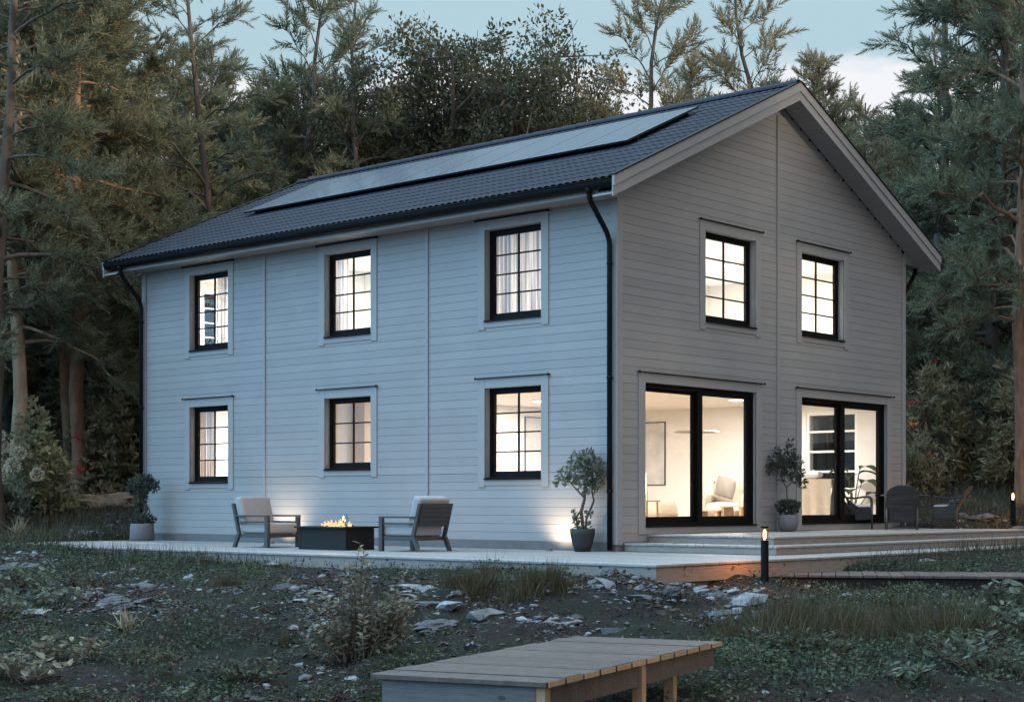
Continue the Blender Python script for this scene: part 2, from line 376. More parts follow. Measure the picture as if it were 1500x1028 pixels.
# ------------------------------------------------------------------ terrain
CT = np.array([(0,2,-1.6),(-8,2,-1.5),(8,2,-1.3),(-6,8,-1.4),(0,8,-1.35),(6,8,-1.1),(-4,12,-1.08),(-7,13,-.9),(0,12,-.98),(2,12.6,-.62),(4,12.5,-.75),(6,12,-.8),
 (-3,14,-.95),(-6,16,-.65),(-9,17,-.45),(0,14.5,-.86),(3,15,-.66),(6,15.5,-.62),(9,16,-.6),(-3,17,-.62),(0,17,-.58),(3,17,-.52),(6,18,-.5),(1.4,18.4,-.13),(.3,18.9,-.16),(-1,19.8,-.24),
 (-2.5,21,-.24),(-4.3,22.8,-.24),(-6,24.4,-.16),(-8,26.5,-.06),(-10,28,0.03),(-10,24,-.12),(-8,20,-.35),(3.2,19.6,-.31),(2.3,18.9,-.30),(5,20,-.40),(7,20,-.42),(5.5,21.6,-.24),(7,22.5,-.16),(8.5,24,-.10),(10,25,-.05),(9,20,-.4),
 (-8,31,.06),(-9.5,30,.02),(-11,32,.22),(-9,36,.68),(-13,36,.75),(9.5,30.5,.22),(8.2,31,.25),(9.5,33,.62),(8,36,.98),(11,35.5,1.05),(14,36,1.2),(13,28,.3),
 (-20,50,1.8),(0,50,1.4),(20,50,2.0),(-40,30,1),(40,30,1),(0,85,4.5),(-40,85,5),(40,85,5),(0,150,10),(-80,150,11),(80,150,11),(0,-30,-1.8),(-40,-20,-1.8),(40,-20,-1.5),(0,260,16),(-160,220,16),(160,220,16),(-160,0,3),(160,0,3)], float)
def tps(r2): return np.where(r2 > 0, r2*np.log(r2+1e-12)*.5, 0)
_n = len(CT); _K = tps(((CT[:,None,:2]-CT[None,:,:2])**2).sum(2))+np.eye(_n)*.4
_A = np.zeros((_n+3, _n+3)); _A[:_n,:_n] = _K; _A[:_n,_n] = 1; _A[:_n,_n+1:] = CT[:,:2]; _A[_n:,:_n] = _A[:_n,_n:].T
_W = np.linalg.solve(_A, np.concatenate([CT[:,2], np.zeros(3)]))
def ground_ld(lat, dep):
    lat = np.asarray(lat, float); dep = np.asarray(dep, float); sh = lat.shape; q = np.stack([lat.ravel(), dep.ravel()], 1)
    z = np.zeros(len(q))
    for i in range(0, len(q), 20000):
        s = q[i:i+20000]; r2 = ((s[:,None]-CT[None,:,:2])**2).sum(2); z[i:i+20000] = tps(r2)@_W[:_n]+_W[_n]+s@_W[_n+1:]
    z = z.reshape(sh)
    X = CAM[0]+FW[0]*dep+RT[0]*lat; Y = CAM[1]+FW[1]*dep+RT[1]*lat
    far = np.clip((dep-24)/40, 0, 1); near = np.clip((dep-11)/3, 0, 1)*np.clip((21-dep)/3, 0, 1)
    z = z+(fbm(X*1.1, Y*1.1, 3, 5)-.47)*(.16+.5*far+.16*near)+(fbm(X*4, Y*4, 9, 4)-.46)*(.07+.10*near)
    dx = np.maximum(np.maximum(-11.7-X, X-3.35), 0); dy = np.maximum(np.maximum(-3.6-Y, Y-9.35), 0); d = np.hypot(dx, dy)
    inside = np.clip(1-d/.25, 0, 1)
    z = np.where(inside > 0, z*(1-inside)+np.minimum(z, -.07)*inside, z)
    ba = (X-3.49)*.861+(Y+1.03)*.508; bb = -(X-3.49)*.508+(Y+1.03)*.861     # dip under the boardwalk
    d = np.hypot(np.maximum(np.maximum(-.1-ba, ba-5.5), 0), np.maximum(np.maximum(-.45-bb, bb-1.15), 0)); k = np.clip(1-d/.35, 0, 1)
    z = z*(1-k)+np.minimum(z, -.38)*k
    return z
def gz(x, y):
    x = np.asarray(x, float); y = np.asarray(y, float); dx = x-CAM[0]; dy = y-CAM[1]
    return ground_ld(dx*RT[0]+dy*RT[1], dx*FW[0]+dy*FW[1])
def onground(px, dep, dz=0):
    v = px2(px, dep); v.z = float(gz(v.x, v.y))+dz; return v

def geo(a, b, s, g): 
    o = [a]
    while o[-1] < b: o.append(o[-1]+s); s *= g
    return o
lats = np.array(sorted(set([-x for x in geo(8.0, 220, .3, 1.22)]))+list(np.arange(-7.92, 10.0, .08))+geo(10.0, 220, .3, 1.22))
deps = np.array(sorted([-x for x in geo(-8.0, 90, .5, 1.3)])[:-1]+list(np.arange(8.0, 27.0, .085))+geo(27.0, 300, .2, 1.08))
LA, DE = np.meshgrid(lats, deps); ZZ = ground_ld(LA, DE)
XX = CAM[0]+FW[0]*DE+RT[0]*LA; YY = CAM[1]+FW[1]*DE+RT[1]*LA
nu, nv = len(lats), len(deps); ii = (np.arange(nv-1)[:,None]*nu+np.arange(nu-1)[None]).ravel()
g = npmesh('ground', np.stack([XX, YY, ZZ], 2), np.stack([ii, ii+1, ii+nu+1, ii+nu], 1), M['ground'], smooth=True)
tag(g, 'mossy stony forest ground around the house', kind='structure')

# ------------------------------------------------------------------ house
HL, HW, WT = 11.86, 8.93, 5.42       # length, width, wall height
RY, RZ, EZ, EY = HW/2, 7.78, 5.46, -.60  # ridge, eave edge of the roof surface
SL = (RZ-EZ)/(RY-EY)
XG, XL = .40, -HL-.42                # roof ends at the two gables
house = thing('house', 'two storey grey clapboard house with dark tiled roof and lit windows', 'house')
front = lambda u, n, z: (u, -n, z)
gable = lambda u, n, z: (n, u, z)
rear = lambda u, n, z: (u, HW+n, z)
left = lambda u, n, z: (-HL-n, u, z)
UZ = (3.64, 5.087); LZ = (1.12, 2.559)
FO = [(-10.355,-9.184,*UZ,2,4), (-6.494,-5.315,*UZ,2,4), (-2.669,-1.481,*UZ,2,4), (-10.355,-9.184,*LZ,2,4), (-6.494,-5.315,1.315,2.559,2,3), (-2.669,-1.481,*LZ,2,4)]
GO = [(2.286,3.755,*UZ,2,4), (5.20,6.65,*UZ,2,4)]
GD = [(.687,3.765,.365,2.565), (5.20,8.235,.365,2.565)]
LO = [(1.27,2.1,3.70,5.087)]
BO = [(-2.02,-.89,.95,2.52)]
def cuts(u0, u1, z0, z1, ops, top=None):
    us = sorted({u0, u1, *[q for o in ops for q in o[:2] if u0 < q < u1]}); zs = sorted({z0, z1, *[q for o in ops for q in o[2:4] if z0 < q < z1]})
    for k in range(len(zs)-1):
        run = None
        for i in range(len(us)-1):
            uc, zc = (us[i]+us[i+1])/2, (zs[k]+zs[k+1])/2
            hole = any(o[0] < uc < o[1] and o[2] < zc < o[3] for o in ops)
            if not hole: run = [us[i], us[i+1]] if run is None else [run[0], us[i+1]]
            if hole or i == len(us)-2:
                if run: yield run[0], run[1], zs[k], zs[k+1]
                run = None
def core(mb, mp_, u0, u1, z0, z1, ops, na, nb):
    for a, b, c, d in cuts(u0, u1, z0, z1, ops): mb.box(a, na, c, b, nb, d, M=mp_)
def siding(mb, mp_, u0, u1, z0, z1, ops, lim=None, h=.133):
    zs = []; z = z0
    while z < z1: zs.append((z, min(z+h, z1))); z += h
    for a, b in zs:
        sub = sorted({a, b, *[q for o in ops for q in o[2:4] if a < q < b]})
        for c, d in zip(sub[:-1], sub[1:]):
            zc = (c+d)/2; segs = [(u0, u1)]
            if lim:
                l = lim(zc)
                if l is None: continue
                segs = [(max(u0, l[0]), min(u1, l[1]))]
            for o in ops:
                if o[2] < zc < o[3]:
                    ns = []
                    for s, e in segs:
                        if o[1] <= s or o[0] >= e: ns.append((s, e)); continue
                        if o[0] > s: ns.append((s, o[0]))
                        if o[1] < e: ns.append((o[1], e))
                    segs = ns
            for s, e in segs:
                if e-s < .01: continue
                pr = [(c, -.006), (c+.005, -.006), (c+.009, 0), (d, 0), (d, -.012)] if c == a else [(c, 0), (d, 0), (d, -.012)]
                vs_ = [mp_(s, n_, zz) for zz, n_ in pr]+[mp_(e, n_, zz) for zz, n_ in pr]; k = len(pr)
                mb.add(vs_, [(i, k+i, k+i+1, i+1) for i in range(k-1)])
cas = lambda o, sd=.15, b=.115, t=.155: (o[0]-sd, o[1]+sd, o[2]-b, o[3]+t)
roofline = lambda z: (0, HW) if z < 5.52 else ((lambda q: (q, HW-q) if q < HW/2-.02 else None)((z-5.52)/SL))
wl = MB()
siding(wl, front, -HL+.11, -.11, .13, WT-.12, [cas(o) for o in FO])
core(wl, front, -HL+.014, -.014, .0, WT-.1, FO, -.013, -.20)
# outer face of the gable ends: clapboards up to the rake
for mp_, ops in ((gable, [cas(o) for o in GO]+[(o[0]-.17, o[1]+.18, o[2]-.12, o[3]+.15) for o in GD]), (left, [cas(o) for o in LO]), ):
    siding(wl, mp_, .11, HW-.11, .13, 7.5, ops, roofline)
core(wl, gable, 0.2, HW-.2, .0, 5.28, GO+GD, -.013, -.20); core(wl, left, .2, HW-.2, 0, 5.28, LO, -.013, -.20)
core(wl, rear, -HL+.014, -.014, .0, WT, BO, 0, -.20)
for x in (-.20, -HL+.014):
    wl.prism([(x, .0, 5.282), (x, .0, 5.46), (x, HW/2, 5.46+SL*HW/2), (x, HW, 5.46), (x, HW, 5.282)], (.186, 0, 0))
wl.build('wall', M['paint'], house)
# corner boards and batten strips
def board(nm, *q):
    b = MB(); b.box(*q); b.build(nm, M['paint_trim'], house, bevel=.004)
board('corner_board', -.115, -.022, .10, .022, .001, WT-.12); board('corner_board', -HL-.022, -.022, .10, -HL+.105, .001, WT-.12)
for y0, y1 in ((.003, .115), (HW-.115, HW+.022)): board('corner_board', 0, y0, .10, .022, y1, 5.4)
for u in (-8.135, -3.965): board('batten', u-.03, -.024, .13, u+.03, .0, WT-.12)
board('batten', 0, RY-.06, .25, .026, RY, 7.30)
pl = MB(); pl.box(-HL+.02, .0-.004, -.4, -.02, .1, .128); pl.box(-.1, .02, -.4, .004, HW-.02, .128); pl.box(-HL-.004, .02, -.4, -HL+.1, HW-.02, .128); pl.build('plinth', M['plinth'], house)
# floors, ceilings and inner walls
fl = MB(); fl.box(-HL+.2, .2, .1, -.2, HW-.2, .30); fl.build('floor', M['infloor'], house)
iw = MB(); ce = MB()
for z0, z1 in ((.302, 2.70), (2.95, 5.22)):
    core(iw, front, -HL+.2, -.2, z0, z1, FO, -.202, -.214); core(iw, gable, .216, HW-.216, z0, z1, GO+GD, -.202, -.214)
    core(iw, left, .216, HW-.216, z0, z1, LO, -.202, -.214); core(iw, rear, -HL+.2, -.2, z0, z1, BO, -.202, -.214)
    ce.box(-HL+.2, .2, z1, -.2, HW-.2, z1+.1)
for a, b in ((-7.05, -6.95),): iw.box(a, .22, .302, b, HW-.22, 2.698)
for a in (-8.35, -4.45): iw.box(a, .22, 2.952, a+.1, HW-.22, 5.218)
iw.box(-11.6, 4.2, 2.952, -8.36, 4.3, 5.218); iw.box(-4.34, 4.6, 2.952, -.23, 4.66, 5.218) if False else None
iw.build('interior_wall', M['inwall'], house)
ce.box(-HL+.2, .2, 2.802, -.2, HW-.2, 2.948); ce.build('ceiling', M['inwhite'], house)
tp = MB(); tp.box(-8.24, 2.6, 2.952, -4.36, 2.68, 5.21); tp.box(-11.6, 3.4, .304, -7.06, 3.48, 2.69); tp.build('partition', M['inwall'], house)
tw = MB(); tw.box(-6.93, 1.05, .304, -6.6, 2.55, 2.68); tw.build('tall_tan_box', M['tanwall'], house, bevel=.004)  # plain tan box in front of the inner wall

def window(mp_, o, side, fm=None):
    fm = fm or M['black']
    u0, u1, z0, z1, nc, nr = o; n = -.11; f = .062
    w_ = MB()
    for a, b, c, d in ((u0, u1, z1-f, z1), (u0, u1, z0, z0+f+.02), (u0, u0+f, z0+f+.02, z1-f), (u1-f, u1, z0+f+.02, z1-f)): w_.box(a, n, c, b, n-.075, d, M=mp_)
    s = .032; a0, a1, b0, b1 = u0+f, u1-f, z0+f+.02, z1-f
    for a, b, c, d in ((a0, a1, b1-s, b1), (a0, a1, b0, b0+s), (a0, a0+s, b0+s, b1-s), (a1-s, a1, b0+s, b1-s)): w_.box(a, n-.012, c, b, n-.062, d, M=mp_)
    wo_ = w_.build('window', fm, house)
    g0, g1, h0, h1 = a0+s, a1-s, b0+s, b1-s
    mu = MB(); t = .011
    for k in range(1, nc): q = g0+(g1-g0)*k/nc; mu.box(q-t, n-.018, h0, q+t, n-.050, h1, M=mp_)
    for k in range(1, nr): q = h0+(h1-h0)*k/nr; mu.box(g0, n-.020, q-t, g1, n-.048, q+t, M=mp_)
    mu.build('glazing_bars', fm, wo_)
    p = MB(); p.box(g0-.005, n-.031, h0-.005, g1+.005, n-.037, h1+.005, M=mp_); p.build('pane', M['glass'], wo_)
    c0, c1, d0, d1 = cas(o); k = MB(); e = .017
    k.box(c0, 0, d0-.03, u0, e, d1, M=mp_); k.box(u1, 0, d0-.03, c1, e, d1, M=mp_); k.box(u0, 0, z1, u1, e-.003, d1, M=mp_); k.box(u0, 0, d0, u1, e-.003, z0, M=mp_)
    k.build('casing', M['paint_trim'], wo_, bevel=.004)
    s_ = MB(); s_.box(u0+.003, n+.002, z0-.004, u1-.003, .045, z0+.022, M=lambda a, b, c: mp_(a, b, c-(.022 if b > 0 else 0))); s_.build('sill', M['black'], wo_)
    dc = MB(); dc.box(c0-.03, 0, d1, c1+.03, .050, d1+.012, M=mp_)
    for q in (c0-.03, c1+.012): dc.box(q, .04, d1-.014, q+.018, .064, d1+.02, M=mp_)
    dc.build('drip_cap', M['blackmetal'], wo_)
for o in FO: window(front, o, 0)
for o in GO: window(gable, o, 0)
for mp_, o in ((left, (*LO[0], 2, 4)), ):
    window(mp_, o, 0, M['inwhite'])
# the plain white sash in the rear wall, seen through the garden door
w_ = MB(); o = BO[0]; n = -.06
for a, b, c, d in ((o[0], o[1], o[3]-.07, o[3]), (o[0], o[1], o[2], o[2]+.07), (o[0], o[0]+.06, o[2]+.07, o[3]-.07), (o[1]-.06, o[1], o[2]+.07, o[3]-.07), (-1.40, -1.28, o[2]+.07, o[3]-.07)): w_.box(a, n, c, b, n-.14, d, M=rear)
for k in range(1, 4):
    q = o[2]+(o[3]-o[2])*k/4
    for a, b in ((o[0]+.06, -1.40), (-1.28, o[1]-.06)): w_.box(a, n-.02, q-.02, b, n-.12, q+.02, M=rear)
wr = w_.build('window', M['inwhite'], house); p = MB(); p.box(o[0]+.05, n-.07, o[2]+.06, o[1]-.05, n-.076, o[3]-.06, M=rear); p.build('pane', glassmat('dark_rear_glass', (.8,.8,.8), .25), wr)
def garden_door(o):
    u0, u1, z0, z1 = o; n = -.05; mp_ = gable; f = .06; um = (u0+u1)/2
    w_ = MB()
    for a, b, c, d in ((u0, u1, z1-f, z1), (u0, u1, z0, z0+.055), (u0, u0+f, z0+.055, z1-f), (u1-f, u1, z0+.055, z1-f)): w_.box(a, n, c, b, n-.145, d, M=mp_)
    d_ = w_.build('sliding_door', M['black'], house, bevel=.002)
    for (a0, a1, nn) in ((u0+f, um+.03, n-.08), (um-.03, u1-f, n-.02)):
        b0, b1 = z0+.055, z1-f; s = MB(); t = .125
        for a, b, c, d in ((a0, a1, b1-.06, b1), (a0, a1, b0, b0+.095), (a0, a0+t, b0+.095, b1-.06), (a1-t, a1, b0+.095, b1-.06)): s.box(a, nn, c, b, nn-.052, d, M=mp_)
        s.build('sash', M['black'], d_, bevel=.002)
        p = MB(); p.box(a0+t-.004, nn-.022, b0+.09, a1-t+.004, nn-.028, b1-.055, M=mp_); p.build('pane', M['glass'], d_)
    k = MB(); e = .017; c0, c1, d1 = u0-.17, u1+.18, z1+.148
    k.box(c0, 0, z0-.115, u0, e, d1, M=mp_); k.box(u1, 0, z0-.115, c1, e, d1, M=mp_); k.box(u0, 0, z1, u1, e-.003, d1, M=mp_); k.box(u0, 0, z0-.115, u1, e-.003, z0, M=mp_)
    k.build('casing', M['paint_trim'], d_, bevel=.004)
    dc = MB(); dc.box(c0-.03, 0, d1, c1+.03, .050, d1+.012, M=mp_)
    for q in (c0-.03, c1+.012): dc.box(q, .04, d1-.014, q+.018, .064, d1+.02, M=mp_)
    dc.build('drip_cap', M['blackmetal'], d_)
    s = MB(); s.box(u0+.003, n+.002, z0-.012, u1-.003, .04, z0+.012, M=mp_); s.build('sill', M['black'], d_)
for o in GD: garden_door(o)

# roof: wavy concrete tiles in lapped courses
def roof_side(sgn):
    L = math.hypot(RY-EY, RZ-EZ); nc = 17; course = L/nc; wave = .135
    xs = np.arange(XL, XG+1e-6, wave/6); vals = []
    for k in range(nc): vals += [(k*course, .014), ((k+1)*course-.010, .0)]
    nx = len(xs); V = []
    wv = np.abs(np.sin(np.pi*(xs-XL)/wave))**.8*.026
    for t, lift in vals:
        y = EY+t/L*(RY-EY); z = EZ+t/L*(RZ-EZ); hh = wv+lift-.02
        yy = y-hh*SL/math.hypot(1, SL); zz = z+hh/math.hypot(1, SL)
        yy = yy if sgn > 0 else HW-yy
        V.append(np.stack([xs, yy, zz], 1))
    V = np.array(V); nr = len(vals); i0 = (np.arange(nr-1)[:,None]*nx+np.arange(nx-1)[None]).ravel()
    return V.reshape(-1, 3), np.stack([i0, i0+1, i0+nx+1, i0+nx], 1)
Va, Fa = roof_side(1); Vb, Fb = roof_side(-1)
roof = npmesh('roof', np.concatenate([Va, Vb]), np.concatenate([Fa, Fb+len(Va)]), M['roof'], house)
dk = MB(); t = .05
for s in (1, -1):
    f = (lambda y: y) if s > 0 else (lambda y: HW-y)
    a = [(XL, f(EY+.02), EZ-.035), (XL, f(RY), RZ-.035), (XL, f(RY), RZ-.11), (XL, f(EY+.06), EZ-.11)]
    dk.prism(a, (XG-XL, 0, 0))
dk.build('roof_deck', M['black'], roof)
rc = MB(); x = XL
while x < XG-.02:
    x2 = min(x+.36, XG); r = .105
    def cap(u, v, x=x, x2=x2): 
        a = math.pi*(.02+.96*u); rr = r*(1.06-.10*v); return (x-.02+(x2-x+.04)*v, RY-rr*1.15*math.cos(a), RZ-.035+rr*math.sin(a))
    rc.grid(cap, 8, 2); x += .36
rc.build('ridge_tiles', M['roof'], roof, smooth=False)
# barge boards in two tiers with a black metal edge, and boarded soffits
def barge(xg, sg, nm):
    b = MB(); e = MB()
    for s in (1, -1):
        f = (lambda y: y) if s > 0 else (lambda y: HW-y)
        yl = -.64; z_ = lambda y: EZ+(y-EY)*SL
        def strip(mb, o0, o1, x0, x1): mb.prism([(x0, f(yl), z_(yl)+o0), (x0, f(RY), z_(RY)+o0), (x0, f(RY), z_(RY)+o1), (x0, f(yl), z_(yl)+o1)], (x1-x0, 0, 0))
        strip(b, .015, -.135, xg, xg+sg*.045); strip(b, -.137, -.285, xg, xg+sg*.025); strip(e, .04, .017, xg-sg*.06, xg+sg*.06)
    b.build('barge_board', M['paint_trim'], house, bevel=.004); e.build('verge_flashing', M['blackmetal'], house)
barge(XG, 1, 'r'); barge(XL, -1, 'l')
sf = MB(); zl = lambda y: EZ+(y-EY)*SL-.255
for s in (1, -1):
    f = (lambda y: y) if s > 0 else (lambda y: HW-y)
    nb = 7
    for x0, x1 in ((.024, XG), (XL, -HL-.024)):
        ny = 46; ya = -.62; dy = (RY-ya)/ny
        for k in range(ny):
            a, b = ya+k*dy+.004, ya+(k+1)*dy-.004
            sf.hexa([(x0, f(a), zl(a)), (x1, f(a), zl(a)), (x1, f(b), zl(b)), (x0, f(b), zl(b))], [(x0, f(a), zl(a)+.02), (x1, f(a), zl(a)+.02), (x1, f(b), zl(b)+.02), (x0, f(b), zl(b)+.02)])
    # level eave box
    y0, y1 = -.46, -.001
    sf.box(-HL+.01, f(y0), 5.275, -.01, f(y1), 5.295); sf.box(XL+.3, f(y0-.022), 5.255, .02, f(y0), 5.42); sf.box(-.012, f(y0), 5.275, .02, f(-.001), 5.50)
sf.build('soffit', M['paint_trim'], house)
# gutters and downpipes
def gutter(s):
    f = (lambda y: y) if s > 0 else (lambda y: HW-y)
    g_ = MB(); r = .08; yc = -.572; zc = 5.425
    def gp(u, v): a = math.pi+math.pi*u; return (XL-.01+(XG-XL-.02)*v, f(yc+r*math.cos(a)), zc+r*1.4*math.sin(a))
    g_.grid(gp, 12, 1)
    g_.tube([(XL, f(yc-r), zc), (XG-.03, f(yc-r), zc)], .011, 8)
    for x in (XL-.01, XG-.03): g_.prism([gp(i/12, 0)[0:0]+(x, gp(i/12, 0)[1], gp(i/12, 0)[2]) for i in range(13)], (.006, 0, 0))
    go = g_.build('gutter', M['blackmetal'], house, smooth=True)
gutter(1); gutter(-1)
def pipe(x, f, z0=.02):
    p = MB(); r = .04
    pts = [(x, f(-.575), 5.42), (x, f(-.575), 5.26), (x, f(-.56), 5.20), (x, f(-.52), 5.14), (x, f(-.16), 4.76), (x, f(-.10), 4.65), (x, f(-.085), 4.56), (x, f(-.085), z0)]
    p.tube(pts, r, 12); p.tube([(x, f(-.575), 5.36), (x, f(-.575), 5.27)], .055, 12)
    for z in (4.3, 2.6, .9): p.tube([(x, f(-.085), z-.02), (x, f(-.085), z+.02)], .046, 12); p.box(x-.012, f(-.05), z-.01, x+.012, f(0), z+.01)
    p.build('downpipe', M['blackmetal'], house, smooth=True)
pipe(-.075, lambda y: y); pipe(-HL+.05, lambda y: y); pipe(-.06, lambda y: HW-y)
# solar panels on rails
nrm = Vector((0, -SL, 1)).normalized(); upv = Vector((0, 1, SL)).normalized()
def onroof(x, y, h): p = Vector((x, y, EZ+(y-EY)*SL))+nrm*h; return p
NP = 9; PX0, PX1 = -10.62, -.97; pw = (PX1-PX0)/NP; PY0, PY1 = 1.55, 3.55
for k in range(NP):
    a = PX0+k*pw+.002; b = a+pw-.004; m_ = MB()
    def slab(mb, a, b, y0, y1, h0, h1): mb.hexa([onroof(a, y0, h0), onroof(b, y0, h0), onroof(b, y1, h0), onroof(a, y1, h0)], [onroof(a, y0, h1), onroof(b, y0, h1), onroof(b, y1, h1), onroof(a, y1, h1)])
    slab(m_, a+.012, b-.012, PY0+.012, PY1-.012, .075, .102); o_ = m_.build('solar_panel', M['panel'], house)
    fr = MB()
    for q in ((a, b, PY0, PY0+.012), (a, b, PY1-.012, PY1), (a, a+.012, PY0+.012, PY1-.012), (b-.012, b, PY0+.012, PY1-.012)): slab(fr, *q, .07, .104)
    fr.build('panel_frame', M['panelframe'], o_)
    cl = MB()
    for i in range(1, 6): q = a+.012+(b-a-.024)*i/6; slab(cl, q-.004, q+.004, PY0+.02, PY1-.02, .1025, .1032)
    for i in range(1, 10): q = PY0+.012+(PY1-PY0-.024)*i/10; slab(cl, a+.02, b-.02, q-.003, q+.003, .1036, .1040)
    cl.build('cell_lines', M['panelframe'], o_)
ra = MB()
for y in (PY0+.3, PY1-.3): ra.bar(onroof(PX0+.02, y, .047), onroof(PX1-.02, y, .047), .05, .040)
for k in range(NP+1):
    for y in (PY0+.3, PY1-.3): ra.bar(onroof(PX0+k*pw*.995, y, .0), onroof(PX0+k*pw*.995, y, .045), .03, .03, up=(1,0,0))
ra.build('panel_rails', M['panelframe'], house)

# ------------------------------------------------------------------ deck and steps
deck = thing('wooden_deck', 'weathered grey plank deck wrapping the house with two wide steps up the gable side', 'deck')
DX0, DX1, DY0 = -11.65, 3.45, -3.70
b = MB(); y = DY0-.02
while y < -.02:
    b.box(DX0-.01, y, -.030, DX1+.02, min(y+.138, -.01), 0); y += .145
yy = 0
while yy < 9.55:                      # boards along the gable side
    b.box(.02, yy, -.030, DX1+.02, yy+.138, 0); yy += .145
b.build('deck_boards', M['deck'], deck, bevel=.003, seg=1)
b = MB(); b.box(DX0, DY0, -.225, DX1-.002, DY0+.03, -.032); b.box(DX0, DY0+.03, -.225, DX0+.03, -.02, -.032); b.box(DX1-.03, DY0+.03, -.225, DX1, 9.5, -.032)
b.box(DX0, DY0+.035, -.42, DX1-.06, DY0+.065, -.226); b.box(DX1-.075, DY0+.07, -.42, DX1-.045, 9.5, -.226)
b.build('fascia_board', M['deckside'], deck, bevel=.003, seg=1)
kn = MB()
for i in range(70):
    s = .011+random.random()*.017
    if i < 42: x = random.uniform(DX0, DX1); kn.lathe([(.0, .0015), (s*.7, .0012), (s, 0)], 7, (0,0,0)); q = len(kn.v)-21; kn.v[q:] = [(x+v[0]*1.3, DY0-v[2], -.05-.025*(i % 3)+v[1]*.7) for v in kn.v[q:]]
    else: y = random.uniform(DY0, 7); kn.lathe([(.0, .0015), (s*.7, .0012), (s, 0)], 7, (0,0,0)); q = len(kn.v)-21; kn.v[q:] = [(DX1+v[2], y+v[0]*1.3, -.05-.025*(i % 3)+v[1]*.7) for v in kn.v[q:]]
kn.build('wood_knots', M['knot'], deck)
def step(z, x1, y0, y1, nm):
    b = MB(); x = .03
    while x < x1-.02: b.box(x, y0, z-.03, min(x+.138, x1), y1, z); x += .145
    s = b.build(nm, M['deck2'], deck, bevel=.004, seg=1)
    r = MB(); r.box(.03, y0+.02, z-.120, x1-.02, y0+.045, z-.032); r.box(x1-.045, y0+.047, z-.120, x1-.02, y1, z-.032); r.build('riser', M['deckside'], s, bevel=.002, seg=1)
step(.125, 2.70, .12, 9.55, 'step'); step(.245, 2.28, .72, 9.2, 'upper_landing')

# boardwalk on the right, foreground platform
def rot2(o, d): 
    d = Vector((d[0], d[1], 0)).normalized(); n = Vector((-d.y, d.x, 0))
    return lambda a, b, c: tuple(Vector(o)+d*a+n*b+Vector((0,0,c)))
T = rot2((3.49, -1.03, -.20), (.861, .508))
bw = thing('boardwalk', 'low narrow boardwalk of cross planks leading right from the deck', 'boardwalk')
b = MB()
for k in range(26): j = random.uniform(-.012, .012); b.box(.0+k*.175, 0+j, -.036, k*.175+.165, 1.22+j, random.uniform(-.003, .003), M=T)
b.build('planks', M['wood'], bw, bevel=.004, seg=1)
b = MB(); b.box(-.02, .05, -.20, 4.5, .09, -.038, M=T); b.box(-.02, 1.12, -.20, 4.5, 1.16, -.038, M=T)
b.build('side_beam', M['firebox'], bw)
pf = thing('wooden_platform', 'foreground plank platform on timber posts above the slope', 'platform')
O = Vector((7.39, -12.03, -.33)); U = Vector((8.53-7.39, -11.68+12.03, 0)); Wd = U.length; U.normalize(); Vv = Vector((-.84, 3.12, 0)).normalized()
T2 = lambda a, b, c: tuple(O+U*a+Vv*b+Vector((0,0,c)))
b = MB()
for k in range(12): j = random.uniform(-.008, .008); b.box(j, k*.264, -.038, Wd+j, k*.264+.234, random.uniform(-.005, .004), M=T2)
b.build('planks', M['wood'], pf, bevel=.004, seg=1)
pe = MB()
for k in range(12): pe.box(Wd+.009, k*.264+.004, -.036, Wd+.013, k*.264+.230, -.003, M=T2)
pe.build('plank_ends', M['woodwarm'], pf)
sw = MB()
for k in range(12):
    for a in (.10, Wd-.09):
        for q in (.06, .18): cc = T2(a+random.uniform(-.01, .01), k*.264+q, .0045); sw.lathe([(0, .001), (.006, .001), (.007, 0)], 8, cc)
sw.build('screw_heads', M['knot'], pf)
kn = MB()
for a, z, r in ((.88, -.115, .020), (.31, -.25, .014)):
    kn.add([T2(a+r*1.5*math.cos(q*.6283), .0285, z+r*.7*math.sin(q*.6283)) for q in range(10)], [tuple(range(10))])
kn.build('wood_knots', M['knot'], pf)
b = MB(); b.box(.06, .03, -.42, Wd-.08, .065, -.040, M=T2); b.box(.0, .0, -.62, Wd-.10, .05, -.43, M=T2); b.build('front_board', M['woodgrey'], pf, bevel=.003)
for a, bb in ((Wd-.10, .03), (Wd-.10, 1.58), (Wd-.22, 2.50), (.05, 1.58), (.05, 2.50)):
    p_ = MB(); q = T2(a, bb, 0); zb = float(gz(q[0], q[1]))-.15; p_.box(a, bb, zb+.33, a+.075, bb+.075, -.040, M=T2); p_.build('post', M['woodwarm'], pf, bevel=.003)
b = MB(); b.box(Wd-.085, .11, -.19, Wd-.045, 1.575, -.041, M=T2); b.box(Wd-.085, 1.66, -.19, Wd-.045, 3.1, -.041, M=T2); b.box(.06, .1, -.19, .10, 3.1, -.041, M=T2); b.build('joist', M['wood'], pf)

